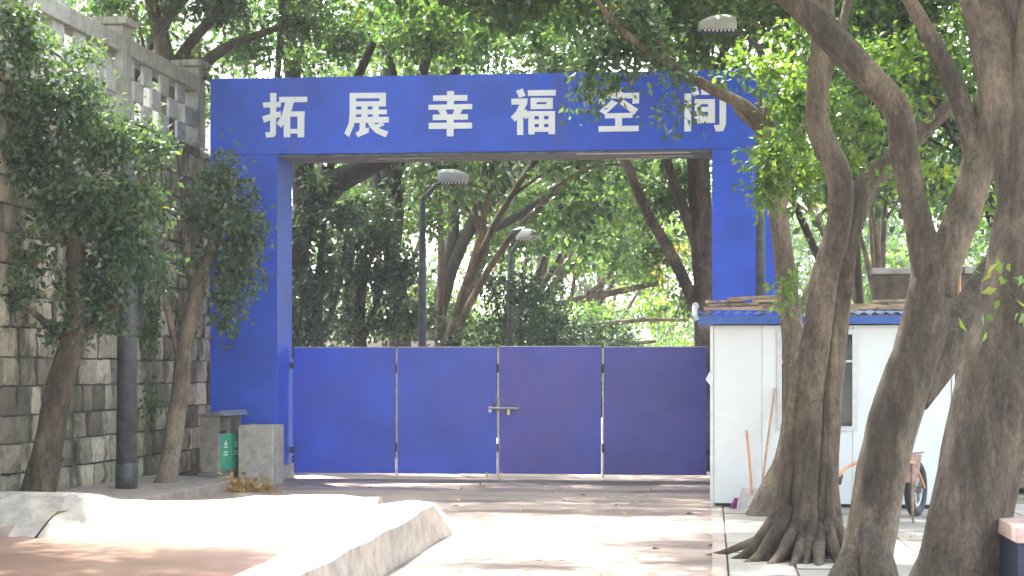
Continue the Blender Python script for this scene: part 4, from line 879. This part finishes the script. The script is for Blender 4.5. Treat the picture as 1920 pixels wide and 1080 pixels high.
# far wood closing the view
hb = [(-4.6, 52), (-5.2, 62), (-4.4, 74), (-3.5, 88), (-8.5, 54), (-8, 70), (-1.5, 100), (4.6, 64), (6.5, 48), (7.0, 72), (3.2, 106), (6.2, 88), (9.5, 60)]
for i, (u, v_) in enumerate(hb):
    p = road(u, v_)
    o = bush((p.x / p.y) * F + 960, p.y, 3.2 + .01 * v_, random.uniform(3.4, 5.2), 2200, ['mid green bush under the nearest lamp', 'mid green bush under the farther lamp', 'verge bush behind the slanting stems', 'verge bush at the road end', 'bush by the foot of the cream building', 'bush past the cream building', 'distant bush in the road axis', 'bush at the outer side of the bend', 'shady bush on the bank behind the stout grey trunk', 'bush on the bank above the sunlit verge', 'farthest bush closing the road', 'bush behind the bright verge thicket', 'bush high on the earth bank'][i], M['leafmid'], .17 + .0008 * v_, 'verge_bush')
    o['group'] = 'bushes along the road verge'
cl = []
for k in range(60):
    x = -45 + k * 1.5 + random.uniform(-1, 1); cl.append(((x, 112 + random.uniform(-3, 6), random.uniform(.5, 13)), (4.2, 3, random.uniform(3, 5)), 700))
for k in range(46):
    x = -60 + k * 3.0 + random.uniform(-1, 1); cl.append(((x, 140 + random.uniform(-6, 10), random.uniform(2, 12)), (4.2, 3, random.uniform(3, 6)), 900))
for k in range(22): cl.append(((12 + k * 1.8, 62 + k * 1.4 + random.uniform(-3, 3), random.uniform(2, 8)), (3.2, 3, 3.4), 600))
tag(leaves('far_wood', cl, .42, M['leafmid'], None, 8), 'mass of trees closing the end of the road', 'wood', kind='stuff')

# cream building on the left beyond the terrace
cb = empty('cream_building', (-11.0, 47, 0), -TH); tag(cb, 'cream rendered building with ledges half hidden behind the roadside trees', 'building')
MB().box(-12, 1.6, 0, 12, 0, 15).build('wall', M['cream'], cb)
for zz in (3.2, 6.4, 9.6, 12.8): MB().box(-12.2, 1.95, -.35, 12.2, zz, zz + .28).build('ledge', M['cream'], cb)
for zz in (.9, 4.1, 7.3, 10.5, 13.4):
    for x in (-7.6, -4.6, -1.6):
        f_ = MB().box(x - .06, x + 1.46, -.05, -.001, zz - .06, zz + 1.56).build('window', M['alu'], cb); MB().box(x, x + 1.4, -.056, -.051, zz, zz + 1.5).build('pane', M['glass'], f_)
# low boundary wall, orange board
A = P(690, 700, 43); lw = MB().box(-3.2, 1.6, 0, .25, -.05, 2.5).build('boundary_wall', M['cream']); lw.location = (A.x, A.y, 0); lw.rotation_euler = (0, 0, -TH); tag(lw, 'low cream boundary wall glimpsed under the trees behind the gate', 'wall')
A = P(757, 606, 41); ob = empty('notice_board', (A.x, A.y, 0), -TH); tag(ob, 'small orange board on posts behind the straight dark trunk', 'board')
MB().box(-.18, .18, 0, .04, 2.55, 3.05).build('panel', M['pile'], ob); MB().box(-.16, -.12, .042, .08, 0, 2.9).build('post', M['dark_steel'], ob); MB().box(.12, .16, .042, .08, 0, 2.9).build('post', M['dark_steel'], ob)
A = P(1260, 475, 50); yl = leaves('yellow_leaf_spray', [((A.x, A.y, A.z), (.5, .4, .4), 120), ((A.x - .35, A.y, A.z - .35), (.3, .3, .25), 50)], .17, M['leafdry'], None, 6); tag(yl, 'spray of orange yellow leaves hanging from the trees over the bend', 'foliage', kind='stuff')

# earth bank and rubble wall behind the booth
bk = MB(); nx, ny = 16, 20; vs = []
for j in range(ny):
    for i in range(nx):
        v_ = 27.5 + j * 4.5; u = 3.4 + .03 * max(0, v_ - 30) + i * 1.3; p = road(u, v_); s_ = min(1, i / 5.0)
        vs.append((p.x, p.y, -.06 + 3.1 * (s_ * s_ * (3 - 2 * s_)) * min(1, .25 + j / 2.0) + (random.uniform(-.12, .12) if i else 0) + .05 * max(0, i - 5)))
bk.add(vs, [(j * nx + i, j * nx + i + 1, (j + 1) * nx + i + 1, (j + 1) * nx + i) for j in range(ny - 1) for i in range(nx - 1)]).build('earth_bank', M['soil'], smooth=True, kind='structure')
A = P(1640, 700, 32); gw = empty('rubble_wall', (A.x, A.y, 0), -TH); tag(gw, 'low earth coloured wall with pale coping slabs above the booth roof', 'wall')
MB().box(0, 2.3, 0, .5, 0, 3.45).build('wall_body', M['soil'], gw)
for k in range(3): MB().box(-.05 + k * .78, .70 + k * .78, -.08, .55, 3.452, 3.56 + random.uniform(-.02, .03)).build('coping_slab', M['plinth'], gw, bevel=.015)
A = P(1803, 500, 30); os_ = MB().tube([(0, 0, 0), (-.02, 0, 2.2), (-.05, 0, 3.75)], [.03, .03, .028], 8).build('orange_stake', M['orange']); os_.location = (A.x, A.y, 0); tag(os_, 'thin orange stake standing in front of the rubble wall', 'stake')
A = P(1786, 700, 26.5); gp = empty('stone_pier', (A.x, A.y, 0), -TH); tag(gp, 'beige stone pier with a flat cap between the booth and the massive trunk', 'pier')
MB().box(-.12, .5, 0, .5, 0, 1.42).build('shaft', M['plinth'], gp, bevel=.01); MB().box(-.17, .55, -.05, .55, 1.422, 1.52).build('cap', M['balustrade'], gp, bevel=.01); MB().box(-.1, .2, -.12, -.01, .75, 1.1).build('meter_box', M['dark_steel'], gp)
leaves('ground_cover', [((road(5 + k * 1.1, 29 + (k % 4) * 4).x, road(5 + k * 1.1, 29 + (k % 4) * 4).y, 2.6), (1.6, 2.2, .9), 420) for k in range(14)], .14, M['leaf'], None, 6, kind='stuff')

# ------------------------------------------------------------------ thin haze in the air
hm = bpy.data.materials.new('haze'); hm.use_nodes = True; n = hm.node_tree; n.nodes.remove(n.nodes['Principled BSDF'])
pv_ = n.nodes.new('ShaderNodeVolumePrincipled'); pv_.inputs['Color'].default_value = (.93, .96, 1, 1); pv_.inputs['Density'].default_value = .0007; pv_.inputs['Anisotropy'].default_value = .2
n.links.new(pv_.outputs[0], n.nodes['Material Output'].inputs['Volume'])
MB().box(-75, 75, -6, 190, -1.2, 26).build('haze', hm, kind='stuff')
